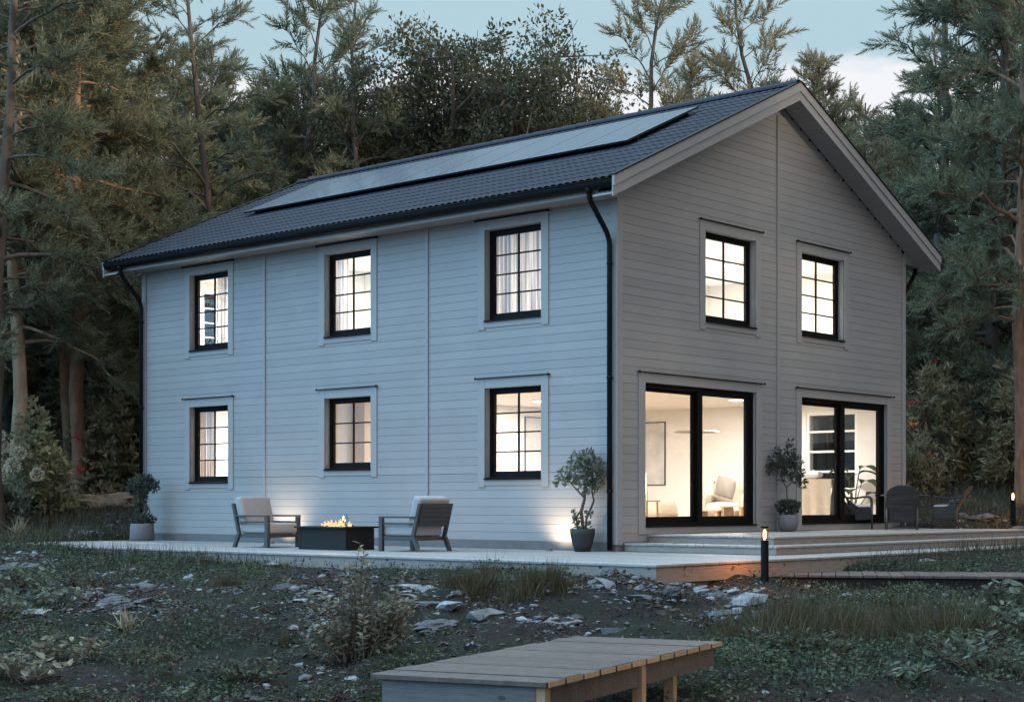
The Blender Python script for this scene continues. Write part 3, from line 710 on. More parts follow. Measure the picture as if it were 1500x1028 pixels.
# ------------------------------------------------------------------ lounge chairs and fire table
def pillow(x0, y0, z0, x1, y1, z1, puff=.03, n=16, Mx=None):
    mb = MB(); ax = ((x1-x0)/2, (y1-y0)/2, (z1-z0)/2); c = ((x0+x1)/2, (y0+y1)/2, (z0+z1)/2)
    thin = ax.index(min(ax)); o = [i for i in range(3) if i != thin]
    for s in (1, -1):
        def f(u, v, s=s):
            a, b = 2*u-1, 2*v-1; h = (max(0, 1-abs(a)**14))**.3*(max(0, 1-abs(b)**14))**.3
            p = [0, 0, 0]; p[o[0]] = c[o[0]]+ax[o[0]]*a*(1-.02*b*b); p[o[1]] = c[o[1]]+ax[o[1]]*b*(1-.02*a*a); p[thin] = c[thin]+s*(ax[thin]*.85*h+puff*h*(1-a*a)*(1-b*b)+.004*math.sin(9*a+4*b)*h)
            return tuple(Mx @ Vector(p)) if Mx is not None else tuple(p)
        mb.grid(f, n, n)
    return mb
def boxy(x0, y0, z0, x1, y1, z1, Mx=None):
    b = MB(); b.box(x0, y0, z0, x1, y1, z1, M=Mx); return b
def lounge(name, label, loc, rz):                 # faces local +x, 0.72 wide
    t = thing(name, label, 'armchair', loc, rz, 'deep seated armchairs by the fire table')
    W = .36
    fr = MB(); fr.box(-.30, -W, .165, .36, W, .225); fr.build('seat_frame', M['lounge'], t, bevel=.004)
    for s in (-1, 1):
        l = MB(); l.box(.30, s*W-.03, 0, .37, s*W+.03, .50); l.build('leg', M['lounge'], t, bevel=.004)
        l = MB(); l.hexa([(-.44, s*W-.025, 0), (-.375, s*W-.025, 0), (-.375, s*W+.025, 0), (-.44, s*W+.025, 0)], [(-.345, s*W-.025, .22), (-.27, s*W-.025, .22), (-.27, s*W+.025, .22), (-.345, s*W+.025, .22)]); l.build('leg', M['lounge'], t, bevel=.004)
        l = MB(); l.hexa([(-.33, s*W-.025, .222), (-.27, s*W-.025, .222), (-.27, s*W+.025, .222), (-.33, s*W+.025, .222)], [(-.46, s*W-.025, .72), (-.41, s*W-.025, .72), (-.41, s*W+.025, .72), (-.46, s*W+.025, .72)]); l.build('back_post', M['lounge'], t, bevel=.004)
        a = MB(); a.box(-.37, s*W-.035, .502, .37, s*W+.035, .530); a.build('armrest', M['lounge'], t, bevel=.005)
        a = MB(); a.box(-.28, s*W-.012, .40, .30, s*W+.012, .43); a.build('arm_rail', M['lounge'], t, bevel=.003)
    bp = MB()
    for k in range(5):
        z0 = .375+k*.07; x0 = -.33-(z0-.222)*.26; bp.hexa([(x0-.014, -W+.026, z0), (x0+.012, -W+.026, z0), (x0+.012, W-.026, z0), (x0-.014, W-.026, z0)], [(x0-.032, -W+.026, z0+.066), (x0-.006, -W+.026, z0+.066), (x0-.006, W-.026, z0+.066), (x0-.032, W-.026, z0+.066)])
    bp.build('back_panel', M['lounge'], t, bevel=.003)
    boxy(-.30, -W+.03, .228, .37, W-.03, .40).build('seat_cushion', M['cushion'], t, smooth=True, bevel=.045, seg=5)
    Rm = Matrix.Translation((-.245, 0, .37)) @ Matrix.Rotation(R(-15), 4, 'Y')
    boxy(-.085, -W+.01, 0, .085, W-.01, .47, Rm).build('back_cushion', M['cushion'], t, smooth=True, bevel=.05, seg=5)
    return t
lounge('lounge_chair', 'armchair left of the fire table, turned so its pale seat and back cushions show', (-5.86, -1.82, 0), R(6))
lounge('lounge_chair', 'armchair right of the fire table seen from its dark slatted back', (-2.56, -1.72, 0), R(184))
fp = thing('fire_table', 'low charcoal fire pit table with a row of flames between two armchairs', 'fire pit', (-4.02, -1.97, 0))
b = MB(); b.box(-.54, -.30, .0, .54, .30, .335)
fpb = b.build('base', M['firebox'], fp, bevel=.004)
for x in (-.545, .50): b = MB(); b.box(x, -.306, .0, x+.045, -.300, .33); b.build('corner_trim', M['firebox'], fpb)
b = MB(); top = [(-.60, -.36, .59, -.12), (-.60, .12, .59, .36), (-.60, -.12, -.34, .12), (.34, -.12, .59, .12)]
for x0, y0, x1, y1 in top: b.box(x0, y0, .337, x1, y1, .365)
b.build('table_top', M['firebox'], fp, bevel=.003)
b = MB(); b.box(-.34, -.12, .338, .34, .12, .350); b.build('burner_tray', M['black'], fp)
st_ = MB()
for i in range(60): x, y = random.uniform(-.32, .32), random.uniform(-.1, .1); r = random.uniform(.012, .024); st_.lathe([(0, 0), (r, r*.3), (r*.8, r), (0, r*1.3)], 6, (x, y, .35))
st_.build('fire_stones', M['firebox'], fp)
for x, h in ((-.25, .11), (-.07, .13), (.11, .135), (.27, .10)):
    b = MB()
    for i in range(5):
        dx, dy = random.uniform(-.045, .045), random.uniform(-.05, .05); hh = h*random.uniform(.5, 1); r = random.uniform(.018, .03); a = random.uniform(0, 6)
        pts = [(x+dx+.012*math.sin(a+q*5), dy+.012*math.cos(a+q*4), .352+hh*q) for q in (0, .2, .4, .6, .8, 1)]
        b.tube(pts, [r*.6, r, r*.85, r*.6, r*.3, .001], 7)
    b.build('flame', M['flame'], fp, smooth=True)
fl_ = bpy.data.lights.new('fire_light', 'POINT'); fl_.energy = 32; fl_.color = (1, .5, .2); fl_.shadow_soft_size = .12; o = bpy.data.objects.new('fire_light', fl_); C.objects.link(o); o.parent = fp; o.location = (0, 0, .50)
gb = thing('glass_bowl', 'small clear glass bowl on a dark tray at the back of the fire table', 'glass bowl', (-4.12, -1.72, .365))
b = MB(); b.lathe([(.0, .004), (.13, .004), (.14, .018), (.135, .018), (.125, .008), (0, .008)], 20); b.build('tray', M['black'], gb, smooth=True)
b = MB(); b.lathe([(.03, .009), (.055, .03), (.075, .09), (.06, .15), (.055, .19), (.052, .19), (.057, .15), (.072, .09), (.052, .033), (.028, .013)], 20); b.build('bowl', glassmat('clear_glass', (.82,.88,.9), 1.6), gb, smooth=True)

# ------------------------------------------------------------------ wicker chairs and table on the landing
def wicker_chair(label, loc, rz):                # faces local +x
    t = thing('wicker_chair', label, 'wicker chair', loc, rz, 'wicker chairs round the small terrace table')
    W = .27; sh = MB()
    def back(u, v):                               # curved, rounded top
        a = (u-.5)*2; top = .80-.11*abs(a)**2.6; z = .13+(top-.13)*v; lean = -.20-.26*max(0, (z-.34)/.46)**1.15+.02*(z < .34)
        return (lean+.06*a*a, a*(W+.02*math.sin(math.pi*v)), z)
    sh.grid(back, 18, 14)
    for v in range(0): pass
    bk = sh.build('backrest', M['wicker'], t, smooth=True); so = bk.modifiers.new('thick', 'SOLIDIFY'); so.thickness = .028
    ap = MB()
    for s in (-1, 1):
        def side(u, v, s=s):
            x = -.185+.43*u; zt = .40 if u > .55 else .40+.17*(1-u/.55)**1.5; zb = .15+.03*u
            return (x, s*(W+.004), zb+(zt-zb)*v)
        ap.grid(side, 12, 6)
    ap.grid(lambda u, v: (.245, (u-.5)*2*W, .18+.22*v), 6, 4)
    a_ = ap.build('woven_apron', M['wicker'], t, smooth=True); so = a_.modifiers.new('thick', 'SOLIDIFY'); so.thickness = .022
    for s in (-1, 1):
        ar = MB(); ar.tube([(-.27, s*W, .60), (-.18, s*W*1.03, .575), (-.05, s*W*1.06, .565), (.10, s*W*1.06, .59), (.20, s*W*1.04, .595), (.245, s*W*1.02, .56), (.255, s*W, .48), (.255, s*W, .40)], .019, 8); ar.build('arm', M['wicker'], t, smooth=True)
        l = MB(); l.tube([(.255, s*W, .42), (.255, s*W, 0)], [.018, .016], 8); l.build('leg', M['lounge'], t, smooth=True)
        l = MB(); l.tube([(-.19, s*W*.98, .40), (-.18, s*W*.98, .16), (-.235, s*W*.98, 0)], [.018, .018, .016], 8); l.build('leg', M['lounge'], t, smooth=True)
    st = MB(); st.box(-.2, -W+.01, .345, .235, W-.01, .375); st.build('seat_base', M['wicker'], t)
    fr = MB(); fr.tube([(-.235, -W*.98, .03), (-.235, W*.98, .03)], .012, 8); fr.build('stretcher', M['lounge'], t, smooth=True)
    pillow(-.2, -W+.012, .376, .245, W-.012, .445, .012, 10).build('seat_cushion', M['cushion'], t, smooth=True)
    return t
azR = math.atan2(RT[1], RT[0]); azF = math.atan2(FW[1], FW[0])
def landing(px, dep): v = px2(px, dep); v.z = .246; return v
wicker_chair('wicker armchair in side view facing right, in front of the second glass door', landing(1256, 29.6), azR+R(-11))
wicker_chair('wicker armchair with its rounded back to the viewer, middle of the three', landing(1321, 28.9), azF+R(-12))
wicker_chair('wicker armchair in side view facing left, beyond the house corner', landing(1386, 30.2), azR+math.pi+R(-16))
tb = thing('terrace_table', 'small round dark table behind the middle wicker chair', 'table', landing(1322, 30.2))
b = MB(); b.lathe([(0, .60), (.50, .60), (.515, .612), (.515, .628), (.50, .64), (0, .64)], 32); b.build('table_top', M['lounge'], tb, smooth=False)
b = MB(); b.lathe([(.05, .60), (.035, .5), (.03, .2), (.05, .06), (.22, .02), (.24, 0)], 16); b.build('pedestal', M['lounge'], tb, smooth=True)

# ------------------------------------------------------------------ lamps
glass_amber = glassmat('amber_glass', (1, .80, .58), .9)
def bollard(label, loc, h, power):
    t = thing('bollard_light', label, 'bollard lamp', loc, 0, 'lit bollard lamps')
    b = MB(); b.lathe([(0, 0), (.049, 0), (.049, h-.17), (0, h-.17)], 20); b.build('post', M['blackmetal'], t, bevel=.003)
    b = MB(); b.lathe([(.046, h-.169), (.046, h-.022), (.043, h-.022), (.043, h-.169)], 20); b.build('glass_cylinder', glass_amber, t, smooth=True)
    b = MB(); b.lathe([(0, h-.021), (.049, h-.021), (.049, h), (0, h)], 20); b.build('cap', M['blackmetal'], t)
    b = MB(); b.lathe([(.004, h-.165), (.014, h-.15), (.019, h-.11), (.016, h-.06), (.005, h-.04)], 12); b.build('bulb', M['bulb'], t, smooth=True)
    l = bpy.data.lights.new('bollard_glow', 'POINT'); l.energy = power; l.color = (1, .52, .20); l.shadow_soft_size = .03; o = bpy.data.objects.new('bollard_glow', l); C.objects.link(o); o.parent = t; o.location = (0, 0, h-.095)
    o.visible_shadow = True
    return t
z1 = float(gz(3.86, -2.0)); bollard('lit black bollard lamp at the deck corner in front of the boardwalk', (3.86, -2.0, min(z1, -.27)), .74+(-.30-min(z1, -.27)), 110)
z2 = float(gz(1.5, 10.42)); bollard('lit black bollard lamp by the bushes beyond the end of the landing', (1.5, 10.42, z2-.02), .215+.74-z2+.02, 90)
def uplight(label, x, pw_):
    t = thing('wall_uplight', label, 'spotlight', (x, -.40, 0), 0, 'small uplights washing the long wall')
    b = MB(); b.lathe([(0, 0), (.055, 0), (.055, .012), (.035, .02), (0, .02)], 16); b.build('base', M['potgrey'], t, smooth=True)
    b = MB(); b.lathe([(.0, .021), (.035, .021), (.035, .03), (.038, .045), (.034, .045), (.028, .03), (0, .028)], 16); b.build('reflector', M['potgrey'], t, smooth=True)
    l = bpy.data.lights.new('uplight_beam', 'SPOT'); l.energy = pw_*12; l.color = (1, .72, .46); l.spot_size = R(125); l.spot_blend = .9; l.shadow_soft_size = .015
    o = bpy.data.objects.new('uplight_beam', l); C.objects.link(o); o.parent = t; o.location = (0, .0, .065)
    o.rotation_euler = Vector((0, -.75, -1)).normalized().to_track_quat('Z', 'Y').to_euler()
uplight('small uplight at the foot of the long wall beside the dark potted tree', -.98, 6)
uplight('small uplight at the foot of the long wall behind the left armchair', -7.45, 6)

# ------------------------------------------------------------------ leaves
LEAF_V = [(0,0,0),(.22,.35,.03),(.16,.75,.0),(0,1,-.10),(-.16,.75,.0),(-.22,.35,.03),(0,.5,-.05)]
LEAF_F = [(0,1,6),(1,2,6),(2,3,6),(3,4,6),(4,5,6),(5,0,6)]
LEAF4_V = [(0,0,0),(.26,.5,.05),(0,1,-.08),(-.26,.5,.05)]; LEAF4_F = [(0,1,2),(0,2,3)]
NARROW_V = [(0,0,0),(.15,.45,.03),(0,1,-.14),(-.15,.45,.03)]
def leaf_frames(d, up=.6):     # y column along d, z column roughly up
    d = d/np.linalg.norm(d, axis=1, keepdims=True); u = np.array([[0,0,1.0]])*up+rng.normal(size=d.shape)*(1-up)
    x = np.cross(d, u); x /= np.linalg.norm(x, axis=1, keepdims=True)+1e-9; z = np.cross(x, d); return np.stack([x, d, z], 2)
def leaves(name, pts, dirs, size, m, parent, tv=LEAF4_V, tf=LEAF4_F, up=.6):
    pts = np.asarray(pts, float); dirs = np.asarray(dirs, float)
    V, F = scatter(tv, tf, leaf_frames(dirs, up), pts, size if np.ndim(size) else np.full(len(pts), size)*rng.uniform(.65, 1.25, len(pts)))
    return npmesh(name, V, F, m, parent)
def blob(c, r, n, shell=.55):
    v = rng.normal(size=(n, 3)); v /= np.linalg.norm(v, axis=1, keepdims=True); q = shell+(1-shell)*rng.random((n, 1))**.5
    return np.array(c)+v*q*np.array(r), v
def potted(name, label, loc, pot, potm, trunk, clumps, lm, lsize, nleaf, under=None, cat='potted tree'):
    t = thing(name, label, cat, loc)
    b = MB(); b.lathe(pot, 28); b.build('pot', potm, t, smooth=True).data
    top = max(z for r, z in pot); rr = min(r for r, z in pot if z > top-.03 and r > .01)
    b = MB(); b.lathe([(0, top-.035), (rr, top-.04)], 20); b.build('soil', M['soil'], t)
    b = MB()
    for pts, r in trunk: b.tube(pts, r, 8)
    b.build('trunk', M['bark'], t, smooth=True)
    ps, ds = [], []
    for c, r in clumps:
        n = int(nleaf*r**1.6); p, v = blob(c, (r, r, r*.85), n, .35); ps.append(p); ds.append(v*.8+rng.normal(size=v.shape)*.6+np.array([0,0,.2]))
    leaves('crown', np.concatenate(ps), np.concatenate(ds), lsize, lm, t, LEAF_V, LEAF_F, .4)
    if under:
        ps, ds = [], []
        for c, r, n in under: p, v = blob(c, (r, r, r*.7), n, .5); ps.append(p); ds.append(v+rng.normal(size=v.shape)*.5)
        leaves('underplanting', np.concatenate(ps), np.concatenate(ds), lsize, lm, t, LEAF_V, LEAF_F, .4)
    return t
def rt(a, z, d=0): return (RT[0]*a+FW[0]*d, RT[1]*a+FW[1]*d, z)
# near corner: dark tapering pot, two twisting stems, broad olive crown
cr = [(rt(.10,1.28), .20), (rt(.0,1.36,.05), .19), (rt(-.10,1.22,-.05), .17), (rt(.17,1.12,.03), .17), (rt(.20,1.28,-.05), .14), (rt(-.28,1.14), .10), (rt(-.33,1.02,.03), .07), (rt(-.18,1.06,.04), .10), (rt(.02,1.06), .15), (rt(.12,.95), .11), (rt(.06,1.43), .12), (rt(.22,1.02), .10), (rt(-.12,.55), .05), (rt(-.1,.49), .05), (rt(.10,.57), .06)]
potted('potted_olive_tree', 'twisting olive tree in a dark tapered pot at the near corner downpipe', (-.42, -.30, 0), [(0, 0), (.115, 0), (.15, .10), (.185, .26), (.19, .34), (.172, .345), (.168, .30), (0, .29)], M['potdark'],
  [([rt(0,.3), rt(.0,.45), rt(-.02,.6), rt(.03,.78), rt(.04,.95), rt(.08,1.2)], [.028,.026,.026,.022,.018,.008]), ([rt(-.06,.3), rt(-.08,.42), rt(-.09,.52), rt(-.02,.62)], [.018,.016,.016,.015]),
   ([rt(.04,.3), rt(.06,.5), rt(.13,.66), rt(.17,.76), rt(.14,.9), rt(.18,1.1)], [.02,.018,.017,.015,.013,.008]), ([rt(.03,.8), rt(-.08,.92), rt(-.2,1.05), rt(-.28,1.12)], [.012,.011,.009,.005])], cr, M['olive'], .068, 2500,
  under=[(rt(0,.34), .15, 90)])
cr = [(rt(0,1.12,.0), .19), (rt(-.12,1.08), .15), (rt(.10,1.10), .15), (rt(.21,1.08), .11), (rt(.24,1.0), .08), (rt(-.18,.98), .12), (rt(.0,.98,-.1), .12), (rt(.14,1.19), .08), (rt(.03,.88), .09), (rt(-.05,.78), .12), (rt(-.02,.66), .10)]
potted('potted_bonsai_tree', 'spreading dark bonsai in a pale cylindrical pot at the far end of the long wall', (-11.17, -.52, 0), [(0, 0), (.215, 0), (.235, .03), (.225, .30), (.215, .33), (.195, .33), (.195, .27), (0, .26)], M['potgrey'],
  [([rt(0,.25), rt(-.03,.45), rt(.06,.55), rt(.10,.62), (rt(.02,.74)), rt(0,.95)], [.045,.04,.036,.034,.03,.015]), ([rt(.08,.48), rt(.15,.55), rt(.12,.65)], [.016,.014,.01]), ([rt(0,.8), rt(.15,1.0)], [.018,.008]), ([rt(0,.8), rt(-.14,.98)], [.018,.008])], cr, M['olivedark'], .062, 3600,
  under=[(rt(.0,.38), .19, 320), (rt(.15,.42), .1, 120), (rt(-.14,.36), .1, 100)])
gpz = .246; gp_ = (.27, 4.34, gpz)
cr = [(rt(-.22,1.20), .14), (rt(-.28,1.06), .11), (rt(-.12,1.10), .15), (rt(.0,1.22), .15), (rt(.02,1.05), .15), (rt(.13,1.16), .14), (rt(.17,1.0), .12), (rt(.03,1.38), .08), (rt(-.18,1.36), .06), (rt(.03,1.50), .05), (rt(.21,.88), .08), (rt(.24,.79), .06), (rt(-.05,.92), .09), (rt(.12,.86), .08)]
potted('potted_tree', 'slim tree with a loose crown in a rounded grey pot between the glass doors', gp_, [(0, 0), (.11, .0), (.155, .06), (.175, .15), (.17, .25), (.155, .285), (.14, .28), (.145, .24), (0, .23)], M['potgrey'],
  [([rt(.02,.25), rt(.0,.45), rt(-.02,.6), rt(-.03,.74)], [.016,.014,.013,.011]), ([rt(-.03,.74), rt(-.09,.86), rt(-.12,1.05)], [.010,.008,.005]), ([rt(-.03,.74), rt(.07,.84), rt(.12,1.05)], [.010,.008,.005]), ([rt(-.1,.9), rt(-.02,1.1), rt(.03,1.45)], [.007,.006,.003])], cr, M['olivedark'], .058, 3400,
  under=[(rt(0,.40), .17, 420), (rt(-.1,.44), .1, 160), (rt(.1,.43), .1, 160)])

# ------------------------------------------------------------------ inside the house
def ceiling_lamp(label, x, y, z, pw_, r=.22, colr=(1, .975, .945)):
    t = thing('ceiling_lamp', label, 'ceiling lamp', (x, y, z), 0, 'round ceiling lamps in the rooms')
    b = MB(); b.lathe([(0, 0), (r, 0), (r, -.03), (0, -.03)], 24); b.build('rim', M['inwhite'], t)
    b = MB(); b.lathe([(0, -.045), (r*.8, -.042), (r*.92, -.031)], 24); b.build('diffuser', M['lampwhite'], t)
    l = bpy.data.lights.new('room_light', 'AREA'); l.shape = 'DISK'; l.size = r*2; l.energy = pw_; l.color = colr; o = bpy.data.objects.new('room_light', l); C.objects.link(o); o.parent = t; o.location = (0, 0, -.06)
KW = 4.0
for lb, x, y, z, p in (('round ceiling lamp in the living room towards the near corner', -2.4, 2.4, 2.70, 66), ('round ceiling lamp in the living room by the rear window', -2.2, 6.6, 2.70, 56), ('round ceiling lamp in the living room beside the inner wall', -5.2, 4.4, 2.70, 80), ('round ceiling lamp in the ground floor corner room', -9.3, 1.7, 2.70, 110),
   ('round ceiling lamp upstairs behind the striped curtains', -2.2, 2.3, 5.22, 74), ('round ceiling lamp upstairs at the rear of the gable room', -2.2, 6.4, 5.22, 60), ('round ceiling lamp in the upstairs middle room', -6.3, 1.3, 5.22, 48), ('round ceiling lamp in the upstairs far corner room', -9.9, 2.1, 5.22, 85)):
    ceiling_lamp(lb, x, y, z, p*KW)
def curtain(label, u0, u1, z0, z1, y=.30, amp=.028, wl_=.085, m=None):
    mb = MB(); nx = int((u1-u0)/wl_*10)
    mb.grid(lambda a, b: (u0+(u1-u0)*a, y+amp*math.sin(2*math.pi*(u1-u0)*a/wl_+.8*math.sin(7*a))*(.7+.3*b)+.01*math.sin(13*a+3*b), z0+(z1-z0)*b), max(nx, 12), 4)
    o = mb.build('curtain', m or M['curtain'], smooth=True); tag(o, label, 'curtain')
curtain('sheer striped curtain drawn across the upstairs window nearest the corner', -2.74, -1.40, 3.05, 5.15)
curtain('grey striped curtain at the left of the middle upstairs window', -6.86, -6.20, 3.05, 5.15)
curtain('pale curtain at the right of the far upstairs window', -9.90, -9.05, 3.05, 5.15)
curtain('pale sheer curtain at the left of the far ground floor window', -10.45, -10.0, .5, 2.62)
def picture(label, mp_, u0, u1, z0, z1, seed):
    t = thing('framed_picture', label, 'picture')
    m = mat('print_%s' % 'abc'[seed], (.62,.60,.57), .8, var=(.40,.385,.37), vscale=2.2, detail=8)
    b = MB(); b.box(u0+.02, .012, z0+.02, u1-.02, .02, z1-.02, M=mp_); b.build('print', m, t)
    b = MB()
    for a, c, d, e in ((u0, u1, z0, z0+.02), (u0, u1, z1-.02, z1), (u0, u0+.02, z0+.02, z1-.02), (u1-.02, u1, z0+.02, z1-.02)): b.box(a, .001, d, c, .03, e, M=mp_)
    b.build('frame', M['lounge'], t)
picture('tall framed abstract print on the living room wall seen through the first glass door', lambda u, n, z: (u, HW-.216-n, z), -6.55, -5.45, 1.10, 2.45, 0)
picture('framed print on the inner wall seen through the ground floor window nearest the corner', lambda u, n, z: (-6.95+n, u, z), 5.86, 6.95, 1.30, 2.50, 1)
pd = thing('pendant_lamp', 'thin flat dark pendant disc hanging in the living room', 'pendant lamp', (-2.75, 6.0, 2.06))
b = MB(); b.lathe([(0, .02), (.40, .02), (.44, .0), (.40, -.01), (0, -.01)], 32); b.build('shade', mat('bronze_shade', (.20,.17,.13), .5), pd, smooth=False)
b = MB(); b.tube([(0,0,.02), (0,0,.64)], .006, 6); b.build('cord', M['black'], pd)
beige = mat('beige_fabric', (.52,.45,.35), .95, var=(.46,.40,.31), vscale=16, bump=.3, bscale=80); oak = mat('light_oak', (.50,.36,.22), .55, var=(.42,.30,.18), vscale=6, stretch=(1,1,6))
ac = thing('armchair', 'cream upholstered armchair deep in the living room', 'armchair', (-3.45, 8.05, .302), R(-75))
pillow(-.38, -.36, .12, .38, .36, .44, .04).build('seat', beige, ac, smooth=True)
pillow(-.46, -.42, .12, -.28, .42, .86, .03).build('backrest', beige, ac, smooth=True)
for s in (-1, 1): pillow(-.38, s*.44-.08, .10, .36, s*.44+.08, .60, .02).build('arm', beige, ac, smooth=True)
for x in (-.3, .3):
    for y in (-.35, .35): b = MB(); b.tube([(x, y, 0), (x, y, .14)], .02, 8); b.build('leg', oak, ac)
t = pillow(-.22, -.06, 0, .22, .06, .40, .05, Mx=Matrix.Rotation(R(14), 4, 'Y')).build('throw_pillow', mat('taupe_fabric', (.24,.21,.18), .95, bump=.3), smooth=True); t.location = (-3.40, 7.85, .84); tag(t, 'taupe scatter pillow standing on the cream armchair', 'pillow')
def ctable(label, x, y, h, wd):
    t = thing('coffee_table', label, 'coffee table', (x, y, .302), R(8), 'two nested oak coffee tables')
    b = MB(); b.box(-wd/2, -.25, h-.035, wd/2, .25, h); b.build('table_top', oak, t, bevel=.004)
    for s in (-1, 1): b = MB(); b.box(s*wd*.36-.03, -.22, 0, s*wd*.36+.03, .22, h-.036); b.build('leg', oak, t, bevel=.003)
ctable('lower oak coffee table on the left in front of the cream armchair', -3.08, 6.95, .30, .58); ctable('taller oak coffee table on the right in front of the cream armchair', -2.60, 7.1, .38, .52)
pf_ = thing('floor_pouf', 'rounded striped pouf low behind the first glass door', 'pouf', (-3.05, 5.0, .302))
b = MB(); b.lathe([(0, 0), (.42, 0), (.47, .12), (.46, .38), (.38, .47), (0, .48)], 28); b.build('cover', beige, pf_, smooth=True); b = MB(); b.lathe([(.475, .2), (.48, .22), (.475, .24)], 28); b.build('seam', oak, pf_)
ch = thing('wooden_chair', 'slim golden wooden chair at the left edge of the first glass door', 'chair', (-1.82, 3.05, .302), R(-25))
b = MB()
for s in (-1, 1): b.tube([(-.22, s*.2, 0), (-.2, s*.2, .45), (-.26, s*.2, .95)], .018, 8)
for z in (.55, .66, .77, .88): b.tube([(-.21-(z-.45)*.12, -.2, z), (-.21-(z-.45)*.12, .2, z)], .012, 6)
b.build('back', oak, ch, smooth=True)
for s in (-1, 1): b = MB(); b.tube([(.2, s*.2, 0), (.18, s*.19, .44)], .017, 8); b.build('leg', oak, ch, smooth=True)
b = MB(); b.box(-.22, -.23, .445, .23, .23, .475); b.build('seat', oak, ch, bevel=.01)
dc_ = thing('sofa', 'tan slip covered sofa back behind the second glass door', 'sofa', (-.84, 6.75, .302), R(0))
def drape(u, v): x = -.95+1.55*u; return (x, -.12-.05*(1-v)-.012*math.sin(x*23+2*v)*(1-v), .84*v+.02)
b = MB(); b.grid(drape, 60, 8); b.grid(lambda u, v: (-.95+1.55*u, -.12+.24*v, .86+.012*math.sin(9*u+5*v)), 20, 4); b.grid(lambda u, v: (.60+.02*math.sin(v*9), -.12+.24*u, .02+.84*v), 6, 8); dcb = b.build('slip_cover', beige, dc_, smooth=True)
boxy(-.93, .14, .205, .58, .85, .44).build('seat_cushion', beige, dc_, smooth=True, bevel=.04, seg=4); b = MB(); b.box(-.93, -.10, .03, .58, .8, .2); b.build('frame', oak, dc_)
t = pillow(-.18, -.08, 0, .18, .08, .11, .03).build('folded_blanket', M['inwall'], smooth=True); t.location = (-.70, 6.75, 1.19); tag(t, 'folded cream blanket on top of the tan sofa back', 'blanket')
ip = thing('indoor_plant', 'broad leaved plant in a tan pot behind the second glass door', 'houseplant', (-.66, 8.15, .302))
b = MB(); b.lathe([(0, 0), (.15, 0), (.19, .2), (.18, .34), (.16, .34), (.16, .3), (0, .29)], 20); b.build('pot', mat('tan_pot', (.40,.30,.20), .7), ip, smooth=True)
sm = MB(); bl = MB()
for a, h, L, lean in ((.3, .95, .5, .10), (1.2, 1.05, .52, .16), (2.3, .9, .46, .14), (3.3, 1.0, .5, .1), (4.2, .7, .5, .22), (5.1, .62, .46, .25), (5.9, .78, .52, .24), (.0, .55, .46, .28), (2.8, .6, .4, .25)):
    d = Vector((math.cos(a), math.sin(a), 0)); sm.tube([(d.x*.04, d.y*.04, .28), tuple(d*lean*.5+Vector((0,0,h*.65))), tuple(d*lean+Vector((0,0,h)))], [.012,.009,.006], 6)
    n_ = Vector((-d.y, d.x, 0)); b0 = d*lean+Vector((0,0,h))
    def lf(u, v, d=d, n_=n_, b0=b0, L=L): wv_ = .16*math.sin(math.pi*min(1, v*1.02+.02))**.8; c = (u-.5)*2; p = b0+d*(L*v*(.55+.3*v))+Vector((0,0,L*(.62*v-.75*v*v)))+n_*(c*wv_)+Vector((0,0,.03*abs(c))); return tuple(p)
    bl.grid(lf, 4, 8)
sm.build('stems', M['indoorleaf'], ip, smooth=True); bl.build('leaves', M['indoorleaf'], ip, smooth=True)

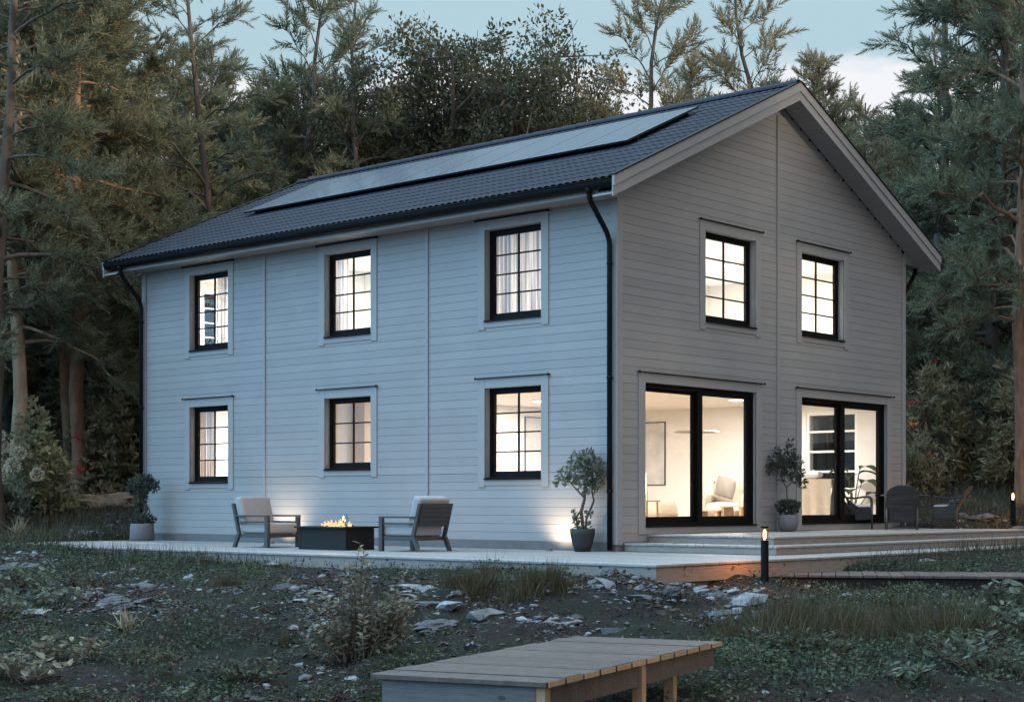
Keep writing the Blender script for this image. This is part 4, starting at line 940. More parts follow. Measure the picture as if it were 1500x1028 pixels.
# ------------------------------------------------------------------ trees
def brush(nn, L=.36, w=.022, ang=38, seed=1):
    r = np.random.default_rng(seed); V = []; F = []
    for i in range(nn):
        t = i/nn*.92; a = i*2.4+r.random()*.5; th = R(ang+r.uniform(-12, 12))*(1-.35*t); l = L*(1-.35*t)*r.uniform(.8, 1.2)
        d = np.array([math.sin(th)*math.cos(a), math.sin(th)*math.sin(a), math.cos(th)]); s = np.cross(d, r.normal(size=3)); s /= np.linalg.norm(s)
        b = np.array([0, 0, t]); V += [b-s*w, b+s*w, b+d*l]; F.append((3*i, 3*i+1, 3*i+2))
    return V, F
BR_V, BR_F = brush(22, .38, .030)
BRL_V, BRL_F = brush(13, .44, .05, 42, 3)
def conifer(seed, H, cb, Rr, nb, m_bark, m_leaf, arch=.25, lean=.3, density=1.0, tuft=.62, rad=.0125, tv=(BR_V, BR_F), pitch=20):
    r = np.random.default_rng(seed); root = thing('pine_tree', 'pine', 'tree')
    b = MB(); n = 12; lx, ly = r.normal(size=2)*lean; wob = r.normal(size=(n+1, 2))*.09
    tp_ = [np.array([lx*(i/n)**1.5+wob[i,0]*(i > 0), ly*(i/n)**1.5+wob[i,1]*(i > 0), H*i/n]) for i in range(n+1)]
    rb = H*rad; b.tube([(tp_[0][0], tp_[0][1], -.6)]+tp_, [rb*1.35]+[rb*(1-.90*(i/n)**.9)+.012 for i in range(n+1)], 9)
    def tr(z): q = min(max(z/H*n, 0), n-1e-3); i = int(q); f = q-i; return tp_[i]*(1-f)+tp_[i+1]*f
    pos, dr, sz = [], [], []
    for k in range(nb):
        t = (k+r.random())/nb; z = H*(cb+(.985-cb)*t**.92); az = k*2.39996+r.normal()*.5
        prof = (1-t)**.72*(.55+.45*min(1, t/.16)) + .06
        L = Rr*prof*r.uniform(.62, 1.25); h = np.array([math.cos(az), math.sin(az), 0]); el = R(pitch+38*t+r.normal()*11); s0 = tr(z)
        m_ = 7; pts = []
        for i in range(m_+1):
            q = i/m_; pts.append(s0+h*L*q*math.cos(el*(1-.3*q))+np.array([0, 0, L*(math.sin(el)*q-arch*q*q*(1.2-.8*t))])+r.normal(size=3)*.035*L*q)
        rl = max(.010, rb*.34*(L/Rr)**1.1*(1-.45*t)); b.tube(pts, [rl*(1-.88*i/m_)+.004 for i in range(m_+1)], 5, cap=False)
        nt_ = max(5, int(L*7.2*density))
        for j in range(nt_):
            q = .26+.74*((j+r.random())/nt_)**.8; i = min(int(q*m_), m_-1); f = q*m_-i; p = pts[i]*(1-f)+pts[i+1]*f; fwd = pts[i+1]-pts[i]; fwd = fwd/np.linalg.norm(fwd)
            side = np.cross(fwd, [0, 0, 1]); side = side/(np.linalg.norm(side)+1e-6)*(1 if j % 2 else -1)
            d = fwd*r.uniform(.3, .9)+side*r.uniform(.25, .95)+np.array([0, 0, r.uniform(-.15, .5)]); d = d/np.linalg.norm(d)
            tl = r.uniform(.25, .62)*(.5+.6*L/Rr)*min(1.1, Rr/3)
            ns = 2 if tl < .4 else 3
            if tl > .35: b.tube([p, p+d*tl], [.009, .004], 3, cap=False)
            for u in range(ns):
                e = d+r.normal(size=3)*.42+np.array([0, 0, .18]); pos.append(p+d*tl*(u+.4)/ns*1.0); dr.append(e/np.linalg.norm(e)); sz.append(tuft*r.uniform(.6, 1.2))
        e = fwd+np.array([0, 0, .3]); pos.append(pts[-1]); dr.append(e/np.linalg.norm(e)); sz.append(tuft)
    b.build('trunk', m_bark, root, smooth=True)
    V, F = scatter(tv[0], tv[1], frames(np.array(dr)), np.array(pos), np.array(sz)); npmesh('crown', V, F, m_leaf, root)
    root['H'] = H; root['lean'] = math.atan2(ly, lx)
    return root
def broadleaf(seed, H, Rr, m_bark, m_leaf, leaf=.105, nclump=520, per=150, cb=.22, flat=.8):
    r = np.random.default_rng(seed); root = thing('broadleaf_tree', 'tree', 'tree'); b = MB(); rb = H*.016
    b.tube([(0,0,-.5), (0,0,0), (.05,.03,H*cb*.6), (.0,.08,H*cb)], [rb*1.4, rb*1.2, rb, rb*.85], 9)
    P_, D_ = [], []
    nl = 9; tips = []
    for k in range(nl):
        az = k*2.4+r.normal()*.4; el = r.uniform(.45, 1.45); L = H*(1-cb)*r.uniform(.34, .60); s0 = np.array([0, .05, H*cb*r.uniform(.75, 1.05)]); h = np.array([math.cos(az)*math.cos(el), math.sin(az)*math.cos(el), math.sin(el)])
        pts = [s0+h*L*q*np.array([1, 1, 1])+np.array([0, 0, .10*L*q*q])+r.normal(size=3)*.05*L*q for q in np.linspace(0, 1, 6)]
        b.tube(pts, [rb*.5*(1-.85*q)+.01 for q in np.linspace(0, 1, 6)], 6, cap=False)
        for q in range(2, 6):
            for w_ in range(3):
                d = r.normal(size=3); d[2] = abs(d[2])*.6; d /= np.linalg.norm(d); e = pts[q]+d*r.uniform(.5, 1.4)*Rr*.33; b.tube([pts[q], e], [rb*.12, .006], 4, cap=False); tips.append(e)
    tips = np.array(tips)
    for k in range(nclump):
        c0 = np.array([0, 0, H*.5]); c = c0+(tips[r.integers(len(tips))]-c0)*(1.0 if k % 2 else r.uniform(.42, 1.0))+r.normal(size=3)*Rr*.09; s = Rr*r.uniform(.07, .17); v = r.normal(size=(per, 3)); v /= np.linalg.norm(v, axis=1, keepdims=True); P_.append(c+v*s*r.random((per, 1))**.4*np.array([1, 1, flat])); D_.append(v+r.normal(size=v.shape)*.7)
    P_ = np.concatenate(P_); D_ = np.concatenate(D_); rr_ = np.hypot(P_[:,0], P_[:,1]); kp = (P_[:,2] < np.percentile(P_[:,2], 97.5)) & (rr_ < np.percentile(rr_, 97.5)); P_, D_ = P_[kp], D_[kp]
    b.build('trunk', m_bark, root, smooth=True); leaves('crown', P_, D_, leaf, m_leaf, root, up=.4); root['H'] = float(P_[:,2].max())
    return root
PR = dict(
 A=conifer(11, 18, .24, 4.1, 78, M['bark'], M['pine'], arch=.30, density=1.25),
 A2=conifer(12, 18, .14, 3.8, 84, M['bark'], M['pine'], arch=.36, density=1.25, pitch=12),
 B=conifer(13, 18, .26, 3.9, 46, M['bark'], M['pine'], arch=.50, lean=.5, density=.80, tuft=.5, pitch=24),
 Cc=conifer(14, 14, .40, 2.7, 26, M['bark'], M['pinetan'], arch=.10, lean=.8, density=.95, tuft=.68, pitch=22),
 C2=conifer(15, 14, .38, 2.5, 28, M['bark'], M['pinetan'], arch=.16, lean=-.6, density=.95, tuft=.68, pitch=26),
 D=conifer(16, 10, .03, 3.2, 74, M['bark'], M['pinedark'], arch=.30, density=1.3, tuft=.7, pitch=10),
 F=conifer(17, 19, .23, 3.9, 60, M['barkred'], M['pine'], arch=.40, lean=.5, density=1.15, rad=.0118, pitch=8),
 G=conifer(18, 17, .08, 4.2, 86, M['bark'], M['pinedark'], arch=.42, density=1.3, tuft=.66, pitch=6),
 Ff=conifer(19, 17, .10, 4.4, 60, M['bark'], M['pinedark'], arch=.30, density=.85, tuft=.9, tv=(BRL_V, BRL_F)),
 E=broadleaf(21, 13, 4.4, M['bark'], M['leaf']),
 E2=broadleaf(22, 13, 4.0, M['bark'], M['leaf'], nclump=480))
used = set()
azR_ = math.atan2(RT[1], RT[0])
def put(kind, px, dep, topy, label, group=None, rz=None, leafm_=None, barkm=None, sxy=1.0, name=None):
    src = PR[kind]
    if kind in used: o = copy_tree(src)
    else: o = src; used.add(kind)
    v = onground(px, dep, -.05); H = (736.05-topy)/2348*dep+CAM[2]-v.z; s = H/src['H']
    o.location = v; o.rotation_euler = (0, 0, random.uniform(0, 6.28) if rz is None else (azR_-src['lean']+(math.pi if rz == 'left' else 0) if isinstance(rz, str) else rz)); o.scale = (s*sxy, s*sxy, s)
    tag(o, label, 'tree', group or 'pines of the forest edge')
    for ch in o.children:
        mm_ = leafm_ if ch.name.startswith('crown') else barkm
        if mm_ is not None: ch.material_slots[0].link = 'OBJECT'; ch.material_slots[0].material = mm_
        else: ch.material_slots[0].link = 'DATA'
    return o
put('F', -4, 32.5, -330, 'dark trunked pine cut by the left edge, in front of the pale trunk', rz=.4, barkm=M['bark'])
put('F', 27, 35.5, -250, 'pine with a pale sunlit tan trunk at the left edge behind the flowering bush', rz=2.4, barkm=M['barksunlit'])
put('F', 95, 37.6, -170, 'reddish pine trunk, slimmer left one of the close pair left of the house', rz=4.2, sxy=.85)
put('F', 114, 37.0, -220, 'reddish pine trunk, thicker right one of the close pair left of the house', rz=5.4, sxy=1.05)
put('A', 134, 43, -130, 'tall dense pine towering behind the pair of reddish trunks', rz=1.0, leafm_=None)
put('A2', 40, 44, -150, 'dense pine at the top left corner behind the pale trunk')
put('B', 340, 44, -90, 'tall pine with a bare leaning trunk behind the far roof end', rz='left')
put('A2', 262, 47, 75, 'pine just left of the leaning bare trunk, its top below the sky gap')
put('Cc', 425, 50, -40, 'slender pine with a thin tip between the leaning trunk and the thin straight pine', rz=2.0, leafm_=M['pine'])
put('B', 517, 47, -70, 'thin straight pine with open branches left of the round broadleaf trees', rz=3.3, sxy=.8)
put('A', 455, 52, 100, 'bushy pine filling behind the slender one over the far roof end')
put('A2', 395, 49, 110, 'bushy pine close behind the ridge beside the leaning bare trunk')
put('A', 575, 53, 125, 'low bushy pine between the thin straight pine and the broadleaf trees')
put('E', 655, 51, 95, 'round crowned broadleaf tree above the solar panels, left of the pair', 'broadleaf trees behind the roof', rz=.5, sxy=.82)
put('E2', 712, 52, 84, 'tall dark broadleaf tree above the solar panels, right of the pair', 'broadleaf trees behind the roof', rz=2.5, sxy=.82)
put('E2', 758, 57, 178, 'smaller broadleaf tree with a ragged edge against the sky, right of the dark pair', 'broadleaf trees behind the roof', rz=4.5, sxy=.6)
put('D', 850, 56, 165, 'low pine top peeking over the ridge right of the broadleaf trees')
put('Cc', 918, 50, -30, 'lone sunlit pine leaning right against the open sky above the ridge', rz='right')
put('C2', 1000, 54, 95, 'small young pine tip between the two lone pines above the ridge', sxy=.7)
put('C2', 1130, 50, -40, 'lone sunlit pine standing over the roof peak', rz='left')
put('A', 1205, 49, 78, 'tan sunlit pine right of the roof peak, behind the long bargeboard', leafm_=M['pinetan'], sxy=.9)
put('A2', 1262, 47, 150, 'shorter sunlit tan pine right of the roof peak, beside the arching pine', leafm_=M['pinetan'])
put('B', 1370, 41, -200, 'tall pine with long arching bare limbs right of the house', rz=2.75, sxy=1.1)
put('G', 1462, 39, -260, 'dense dark pine filling the upper right corner', rz=2.0)
put('A', 1497, 33, -330, 'pine with a tan lit trunk cut by the right edge of the view', rz=4.2, barkm=M['barkred'], sxy=.78)
put('G', 1352, 43, 330, 'bushy pine directly behind the rear eave at the right of the house', rz=.2, sxy=.7)
put('B', 1425, 47, 40, 'pine between the arching pine and the dark one on the right')
put('G', 215, 41, 240, 'drooping dark conifer close beside the left wall of the house', rz=1.1)
put('G', 160, 45, 150, 'drooping conifer behind the pair of reddish trunks', rz=3.0)
put('D', 225, 38.5, 565, 'short bushy conifer low against the left corner of the house', rz=3.0)
put('A', 300, 54, 60, 'pine top in the gap left of the leaning trunk, farther back')
for i, (px, dep, ty) in enumerate(((88, 52, -70), (190, 52, 30), (8, 51, -90), (285, 57, 130), (390, 58, 140), (490, 57, 125), (560, 58, 160), (60, 58, -20), (1330, 52, 190), (1490, 50, 20), (1290, 56, 205))):
    put(('A2', 'A')[i % 2], px, dep, ty, 'bushy pine in the second row of the forest left of the roof' if px < 700 else 'bushy pine in the second row of the forest right of the house', 'pines in the second row')
k = 0
for dep, n_, ty in ((54, 8, 260), (61, 11, 210), (69, 12, 190), (78, 12, 200)):
    for i in range(n_):
        side = i < n_*.62
        px = random.uniform(-90, 620) if side else random.uniform(1290, 1620)
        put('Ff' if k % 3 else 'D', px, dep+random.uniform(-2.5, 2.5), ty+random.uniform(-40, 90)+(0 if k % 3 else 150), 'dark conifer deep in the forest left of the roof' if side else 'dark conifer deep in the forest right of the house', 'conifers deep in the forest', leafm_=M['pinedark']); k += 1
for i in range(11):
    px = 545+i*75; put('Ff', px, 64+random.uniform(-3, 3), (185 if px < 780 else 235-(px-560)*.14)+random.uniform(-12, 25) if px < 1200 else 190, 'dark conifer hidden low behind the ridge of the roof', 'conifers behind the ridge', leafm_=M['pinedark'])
# the wood on the sunny side, out of view to the right: it keeps the low sun off the house and the clearing
for i in range(17):
    q = -10+i*3.1+random.uniform(-.6, .6); st_ = 44+random.uniform(-3, 3)+(i % 2)*4; sa, sb = SUN_AZ/np.hypot(*SUN_AZ); x, y = sa*st_-sb*q, sb*st_+sa*q
    o = copy_tree(PR['G' if i % 3 else 'D']); z = float(gz(x, y)); k_ = (17.2+random.uniform(-1.2, 1.4)-z)/o['H']; o.location = (x, y, z-.2); o.scale = (k_*1.15, k_*1.15, k_); o.rotation_euler = (0, 0, i*1.7)
    tag(o, 'dense conifer of the wood across the clearing', 'tree', 'conifers across the clearing')
for i in range(30):
    lf = i % 2 == 0; px = random.uniform(-620, -110) if lf else random.uniform(1640, 2150)
    put(('G', 'A', 'Ff', 'A2')[(i//2) % 4], px, random.uniform(35, 62), random.uniform(-120, 120), 'conifer of the forest beyond the left edge of the view' if lf else 'conifer of the forest beyond the right edge of the view', 'conifers beyond the edges of the view')
# thin bare trunks in the dark under the canopy
tb_ = []
for i, px in enumerate((48, 58, 70, 150, 172, 190, 205, 1405, 1425, 1448, 1462)):
    dep = 44+(i*37 % 17); v = onground(px, dep, -.3); b = MB(); b.tube([(0,0,0), (.1*math.sin(i), 0, 3), (.1, .1*math.cos(i), 7), (.15, .1, 10)], [.17, .15, .12, .08], 8)
    o = b.build('bare_tree_trunk', M['bark'], smooth=True, loc=v); tag(o, 'thin bare trunk in the dark woods left of the house' if px < 300 else 'thin bare trunk in the dark woods right of the house', 'tree trunk', 'bare trunks in the dark woods')

# ------------------------------------------------------------------ bushes
def bush(name, label, px, dep, rx, ry, hz, nsh, leaf, lm, flowers=(), tv=(NARROW_V, LEAF4_F), whorl=7, group=None, dz=0, ball=None):
    v = onground(px, dep, dz); t = thing(name, label, 'bush', v, 0, group); r = rng
    d = r.normal(size=(nsh, 3)); d[:,2] = np.abs(d[:,2]); d /= np.linalg.norm(d, axis=1, keepdims=True); q = (.45+.55*r.random((nsh, 1))**.6)
    lob = 1+.22*np.sin(d[:,:1]*5+px)+.16*np.sin(d[:,1:2]*7+px*2)
    p = d*q*lob; P3 = RT[None]*p[:,:1]*rx+FW[None]*p[:,1:2]*ry+np.array([[0,0,1]])*p[:,2:]*hz
    ax = d[:,:1]*RT[None]+d[:,1:2]*FW[None]+np.array([[0,0,1]])*(d[:,2:]+.7)+r.normal(size=(nsh, 3))*.35; fr = frames(ax)
    ang = (np.arange(whorl)*2.4)[None]+r.random((nsh, 1))*6; op = R(30)+R(45)*r.random((nsh, whorl))
    L = np.stack([np.sin(op)*np.cos(ang), np.sin(op)*np.sin(ang), np.cos(op)], 2); D_ = np.einsum('nij,nkj->nki', fr, L).reshape(-1, 3); PP = np.repeat(P3, whorl, 0)+np.repeat(ax/np.linalg.norm(ax, axis=1, keepdims=True), whorl, 0)*(np.tile(np.arange(whorl), nsh)[:,None]*leaf*.09)
    leaves('foliage', PP, D_, leaf, lm, t, tv[0], tv[1], .55)
    b = MB()
    for i in range(0, nsh, max(1, nsh//45)): b.tube([(0,0,-.1), tuple(P3[i]*np.array([.45,.45,.5])), tuple(P3[i])], [.022, .013, .005], 4, cap=False)
    b.build('stems', M['stem'], t)
    for (fx, fy, m_, rr) in flowers:             # pixel of each bloom on the near face
        a = (fx-px)/2348*dep; z = CAM[2]+(736-fy)/2348*dep-v.z; f = -ry*math.sqrt(max(.05, 1-(a/rx)**2-(z/hz)**2)) if (a/rx)**2+(z/hz)**2 < .95 else -.15*ry
        f = -ry*.95 if ball else f-.12
        c = np.array([RT[0]*a+FW[0]*(f-.1), RT[1]*a+FW[1]*(f-.1), z])
        if ball: pp, vv = blob(c, (rr, rr, rr*.95), 260, .9); leaves('flower', pp, vv+rng.normal(size=vv.shape)*.9, rr*.36, m_, t, LEAF4_V, LEAF4_F, .2)
        else: pp, vv = blob(c, (rr, rr, rr*.8), 22, .3); leaves('flower', pp, vv+rng.normal(size=vv.shape)*.5, rr*1.1, m_, t, LEAF_V, LEAF_F, .2)
    return t
rf, of, cf = M['redflower'], M['orangeflower'], M['creamflower']
GB = 'large flowering bushes right of the house'
bush('rhododendron_bush', 'big dark bush behind the house corner with a deep red bloom low down', 1372, 36.5, 1.25, 1.1, 2.35, 520, .21, M['bush'], [(1344, 673, rf, .11), (1328, 593, rf, .07)], group=GB)
bush('rhododendron_bush', 'big bush with a single dark red bloom right of centre of the bushes', 1436, 37.5, 1.2, 1.1, 2.7, 520, .21, M['bush'], [(1430, 670, rf, .09), (1332, 619, of, .06)][:1], group=GB)
bush('rhododendron_bush', 'bush at the right edge behind the far bollard with a crimson bloom at its foot', 1498, 35.5, 1.2, 1.1, 2.3, 480, .21, M['bush'], [(1496, 716, rf, .10)], group=GB)
bush('tall_bush', 'taller sun tinted bush rising behind the flowering bushes on the right', 1462, 40, 1.7, 1.2, 3.9, 560, .23, M['bushpalesun'], group=GB)
bush('tall_bush', 'tall sun tinted bush beside the taller one, nearer the house', 1408, 40.5, 1.2, 1.1, 3.5, 420, .22, M['bushpalesun'], group=GB)
bush('tall_bush', 'tall dark bush against the rear corner of the house with a red bloom high up', 1348, 40, 1.0, 1.0, 3.9, 420, .22, M['bush'], [(1352, 536, rf, .08)], group=GB)
bush('small_bush', 'small orange flowered shrub tucked behind the right corner of the house', 1338, 35, .7, .7, 1.3, 220, .16, M['bush'], [(1332, 619, of, .06)], group=GB)
GL = 'bushes left of the house'
bush('hydrangea_bush', 'bush with round cream flower heads at the foot of the pale trunk', 52, 34.5, .85, .8, 1.95, 420, .17, M['bushpalesun'], [(17, 640, cf, .12), (21, 654, cf, .13), (46, 665, cf, .13), (37, 683, cf, .15), (19, 696, cf, .15), (72, 696, cf, .13), (50, 722, cf, .11), (35, 659, cf, .09)], tv=(LEAF4_V, LEAF4_F), whorl=6, group=GL, ball=True)
bush('camellia_bush', 'dark bush with small red blooms between the reddish trunks and the house', 152, 37.5, 1.0, .9, 2.4, 460, .17, M['bush'], [(139, 688, rf, .09), (127, 641, rf, .07), (91, 732, rf, .07)], tv=(LEAF4_V, LEAF4_F), whorl=6, group=GL)
bush('evergreen_bush', 'dark flowerless bush close to the left corner of the house', 196, 39, .9, .9, 2.3, 420, .16, M['bush'], tv=(LEAF4_V, LEAF4_F), whorl=6, group=GL)
bush('low_bush', 'low bluish bush at the left edge in front of the cream flower heads', 5, 33, .5, .45, .85, 160, .14, M['olive'], tv=(LEAF4_V, LEAF4_F), whorl=6, group=GL)
bush('dark_bush', 'shaded bush behind the cream flowered bush in the dark of the woods', 95, 42, 1.6, 1, 2.2, 420, .2, M['bush'], tv=(LEAF4_V, LEAF4_F), whorl=6, group=GL)

# ------------------------------------------------------------------ foreground plants
def sprigs(name, label, px, dep, stems, leaf, lm, cat='shrub', group=None, nper=16, tv=(LEAF_V, LEAF_F)):
    v = onground(px, dep, -.02); t = thing(name, label, cat, v, 0, group); b = MB(); PP, DD = [], []
    for (ox, of_, h, lx, lf) in stems:
        base = np.array([RT[0]*ox*.45+FW[0]*of_*.4, RT[1]*ox*.45+FW[1]*of_*.4, 0]); tip = base+RT*lx+FW*lf+np.array([RT[0]*ox*.55, RT[1]*ox*.55, h]); mid = (base+tip)/2+rng.normal(size=3)*.035+np.array([0,0,.06*h])
        pts = [base, (base+mid)/2, mid, (mid+tip)/2+rng.normal(size=3)*.015, tip]; b.tube(pts, [.007, .006, .005, .004, .002], 5)
        for k in range(nper):
            q = .18+.82*(k+.5)/nper; i = min(int(q*4), 3); f = q*4-i; p = pts[i]*(1-f)+pts[i+1]*f; a = k*2.4+ox*9; PP.append(p); DD.append([math.cos(a), math.sin(a), .45])
    b.build('stems', M['stem'], t); leaves('leaves', np.array(PP), np.array(DD), leaf, lm, t, tv[0], tv[1], .6); return t
r_ = np.random.default_rng(4)
st = [(r_.uniform(-.55, .5), r_.uniform(-.35, .35), r_.uniform(.18, .62), r_.normal()*.06, r_.normal()*.05) for i in range(62)]
st += [(r_.uniform(-.12, .16), r_.uniform(-.1, .1), h_, r_.normal()*.04, 0) for h_ in (1.1, 1.02, .95, .9, .86, .82, .78, .74)]+[(r_.uniform(.3, .5), 0, h_, .02, 0) for h_ in (.74, .66, .6)]
st += [(.02, 0, 1.16, .02, 0), (.06, .02, .98, .05, 0), (-.02, .05, .86, 0, .02), (.42, .0, .86, .04, 0), (.33, .0, .62, .06, 0), (-.30, .0, .72, -.05, 0), (-.42, .02, .66, -.04, 0)]
sprigs('leafy_shrub', 'rusty leaved shrub with tall sprigs in front of the fire table, below the deck', 522, 15.6, st, .078, M['shrubleaf'], nper=21)
GP = 'broad leaved plants on the slope'
for lb, px, dep, n_, hh, lf_, wd, mm in (
  ('broad leaved plant at the left edge just below the pale slab', 38, 20.0, 26, .34, .10, .5, M['plantleaf']), ('broad leaved plant on the left slope beside the rubble strip', 75, 18.2, 24, .30, .10, .45, M['plantleaf']),
  ('dense broad leaved plant cut by the left edge halfway down the slope', 2, 17.4, 26, .32, .10, .4, M['plantleaf']), ('brownish leaved plant in the lower left, left of the dry tuft', 88, 15.4, 24, .22, .10, .45, M['shrubleaf']),
  ('brownish leaved plant at the lower left corner', 30, 14.2, 26, .24, .10, .4, M['shrubleaf']), ('small pale leaved plant at the bottom edge left of the platform', 272, 13.7, 12, .16, .08, .22, M['plantleaf']),
  ('pale broad leaved plant near the right edge just below the boardwalk', 1467, 18.6, 10, .34, .15, .18, M['plantleaf']), ('spreading pale leaved plant at the right edge beside the dark grass', 1475, 15.6, 34, .42, .11, .55, M['plantleaf']),
  ('pale leaved plant in the lower right corner', 1455, 13.4, 30, .36, .10, .5, M['plantleaf']), ('low pale leaved plant at the bottom edge right of the platform', 1330, 12.4, 9, .12, .09, .2, M['plantleaf'])):
    st = [(r_.uniform(-wd, wd), r_.uniform(-.3, .3), hh*r_.uniform(.5, 1.1), r_.normal()*.08, r_.normal()*.08) for i in range(n_)]
    sprigs('leafy_plant', lb, px, dep, st, lf_, mm, 'plant', GP, 7)

for i, (px, dep, n_, hh, wd, wh) in enumerate(((120, 13.4, 26, .20, .4, 'low leafy clump at the bottom left, right of the brownish corner plant'), (215, 15.4, 20, .17, .35, 'low leafy clump on the left slope just right of the dry tuft'), (360, 14.6, 22, .18, .35, 'low leafy clump between the dry tuft and the rusty shrub'),
  (140, 20.5, 26, .24, .5, 'weedy leafy clump under the grassy deck edge at left'), (1310, 18.6, 22, .17, .35, 'weedy leafy clump rising in front of the boardwalk'), (1400, 18.2, 20, .16, .35, 'weedy leafy clump before the boardwalk near the right edge'), (1180, 14.0, 30, .20, .5, 'low leafy clump right of the platform, below the long grass'), (1090, 13.2, 22, .18, .35, 'low leafy clump tucked against the right side of the platform'), (1390, 14.2, 22, .20, .4, 'low leafy clump under the tall dark grass at right'), (470, 13.9, 16, .15, .3, 'low leafy clump at the bottom edge beside the platform corner'))):
    st = [(r_.uniform(-wd, wd), r_.uniform(-.45, .45), hh*r_.uniform(.4, 1.15), r_.normal()*.05, r_.normal()*.05) for k in range(n_*2)]
    sprigs('leafy_plant', wh, px, dep, st, .045 if i % 2 else .06, M['cover2'], 'plant', GP, 9)
BL_V = [(-.028,0,0),(.028,0,0),(-.02,.10,.5),(.02,.10,.5),(0,.36,1)]; BL_F = [(0,1,3),(0,3,2),(2,3,4)]
def blades(name, pts, h, m, parent=None, lean=.25, wid=1.0):
    n = len(pts); a = rng.random(n)*6.283; Mz = np.zeros((n, 3, 3)); Mz[:,0,0] = np.cos(a)*wid; Mz[:,0,1] = -np.sin(a); Mz[:,1,0] = np.sin(a)*wid; Mz[:,1,1] = np.cos(a); Mz[:,2,2] = 1
    ax = rng.normal(size=(n, 3)); ax[:,2] = 0.001; Mr = rotmats(ax, rng.normal(size=n)*lean); V, F = scatter(BL_V, BL_F, np.einsum('nij,njk->nik', Mr, Mz), pts, h)
    return npmesh(name, V, F, m, parent)
def tuft(name, label, px, dep, rx, rf_, n, h, m, group, lean=.5, wid=.38):
    v = onground(px, dep); a = rng.normal(size=n)*rx*.5; f = rng.normal(size=n)*rf_*.5
    X = v.x+RT[0]*a+FW[0]*f; Y = v.y+RT[1]*a+FW[1]*f; Z = gz(X, Y); pts = np.stack([X-v.x, Y-v.y, Z-v.z-.02], 1)
    t = blades(name, pts, h*rng.uniform(.45, 1.1, n)*np.exp(-(a/rx)**2*.6)*(.45+1.1*vnoise(X*4, Y*4, 3)), m, lean=lean, wid=wid); t.location = v; tag(t, label, 'grass tuft', group); return t
GT = 'grass tufts on the slope'
tuft('grass_tuft', 'feathery dark grass tuft below the deck left of the stony mound', 692, 18.6, .38, .3, 2200, .42, M['tuftgrass'], GT)
tuft('grass_tuft', 'dark grass tuft right of the feathery one, at the foot of the stony mound', 785, 18.2, .5, .3, 2200, .32, M['tuftgrass'], GT)
tuft('grass_tuft', 'long olive grass tuft right of the platform end', 1120, 16.0, .7, .7, 2000, .40, M['tuftgrass'], GT)
tuft('grass_tuft', 'olive grass tuft in the middle of the grassy band on the right', 1240, 16.2, .85, .7, 2400, .42, M['tuftgrass'], GT)
tuft('grass_tuft', 'tall dark olive grass tuft at the right end of the grassy band', 1365, 15.6, .6, .55, 2500, .48, M['tuftgrass'], GT)
tuft('grass_tuft', 'small upright dark tuft at the right foot of the rusty shrub', 582, 16.6, .07, .07, 500, .26, M['tuftgrass'], GT)
tuft('grass_tuft', 'small upright dark tuft at the left foot of the rusty shrub', 416, 16.4, .09, .08, 400, .24, M['tuftgrass'], GT)
tuft('grass_tuft', 'dark grass tuft on the slope below the deck at left of the shrub', 330, 20.6, .22, .15, 700, .28, M['tuftgrass'], GT)
tuft('dry_grass_tuft', 'pale dry fan shaped tuft on the left slope', 186, 16.9, .07, .06, 90, .26, M['drygrass'], 'pale dry grass tufts', .45, 1.1)
tuft('dry_grass_tuft', 'pale dry tuft beyond the far end of the deck at left', 26, 31, .16, .1, 120, .42, M['drygrass'], 'pale dry grass tufts', .4, 1.0)
tuft('dry_grass_tuft', 'small pale dry tuft before the rock outcrop at left', 43, 35, .14, .1, 100, .42, M['drygrass'], 'pale dry grass tufts', .4, 1.0)

# loose ground stuff: visible wedge of ground, denser near the view
def wedge(n, d0, d1, margin=.36):
    d = np.sqrt(rng.random(n)*(d1*d1-d0*d0)+d0*d0); la = (rng.random(n)*2-1)*margin*d
    X = CAM[0]+FW[0]*d+RT[0]*la; Y = CAM[1]+FW[1]*d+RT[1]*la; return la, d, X, Y
def on_walk(X, Y): return (((X-3.49)*.861+(Y+1.03)*.508 > -.2) & ((X-3.49)*.861+(Y+1.03)*.508 < 5.5) & (-(X-3.49)*.508+(Y+1.03)*.861 > -.25) & (-(X-3.49)*.508+(Y+1.03)*.861 < 1.3))
def under_deck(X, Y): return on_walk(X, Y) | ((X > -11.7) & (X < 3.5) & (Y > -3.72) & (Y < 9.6))
def pxpy(la, d, Z): return 750+2348*la/d, 736+2348*(CAM[2]-Z)/d
def stony(px, py):
    s = np.zeros_like(px)
    for cx, cy_, rx, ry, k in ((820,915,210,62,1.0),(520,905,180,45,.75),(175,880,150,38,1), (640,880,120,50,.9), (930,875,150,45,1.25), (1010,885,110,45,1.1), (430,1000,110,40,.7), (720,935,240,30,.7), (30,822,42,14,1.3), (330,860,90,22,.7), (1360,752,95,26,1.3), (120,772,110,18,.8), (1100,868,90,18,.8), (240,940,60,14,.5), (480,860,120,35,.8), (1270,868,40,12,.6), (1420,870,60,10,.5)):
        s = np.maximum(s, k*np.exp(-((px-cx)/rx)**2-((py-cy_)/ry)**2))
    return s
la, d, X, Y = wedge(560000, 9.5, 33, .46); Z = gz(X, Y); px_, py_ = pxpy(la, d, Z); nz_ = fbm(X*.9, Y*.9, 5, 4); so = stony(px_, py_)
keep = (~under_deck(X, Y)) & (py_ < 1060) & (rng.random(len(X)) < np.clip((nz_-.35)*5.5, .08, 1)*np.clip(1.05-so*1.5, .03, 1))
X, Y, Z = X[keep], Y[keep], Z[keep]; n = len(X); dd = rng.normal(size=(n, 3)); dd[:,2] = np.abs(dd[:,2])*.7
hgt = rng.random(n)**2*.10
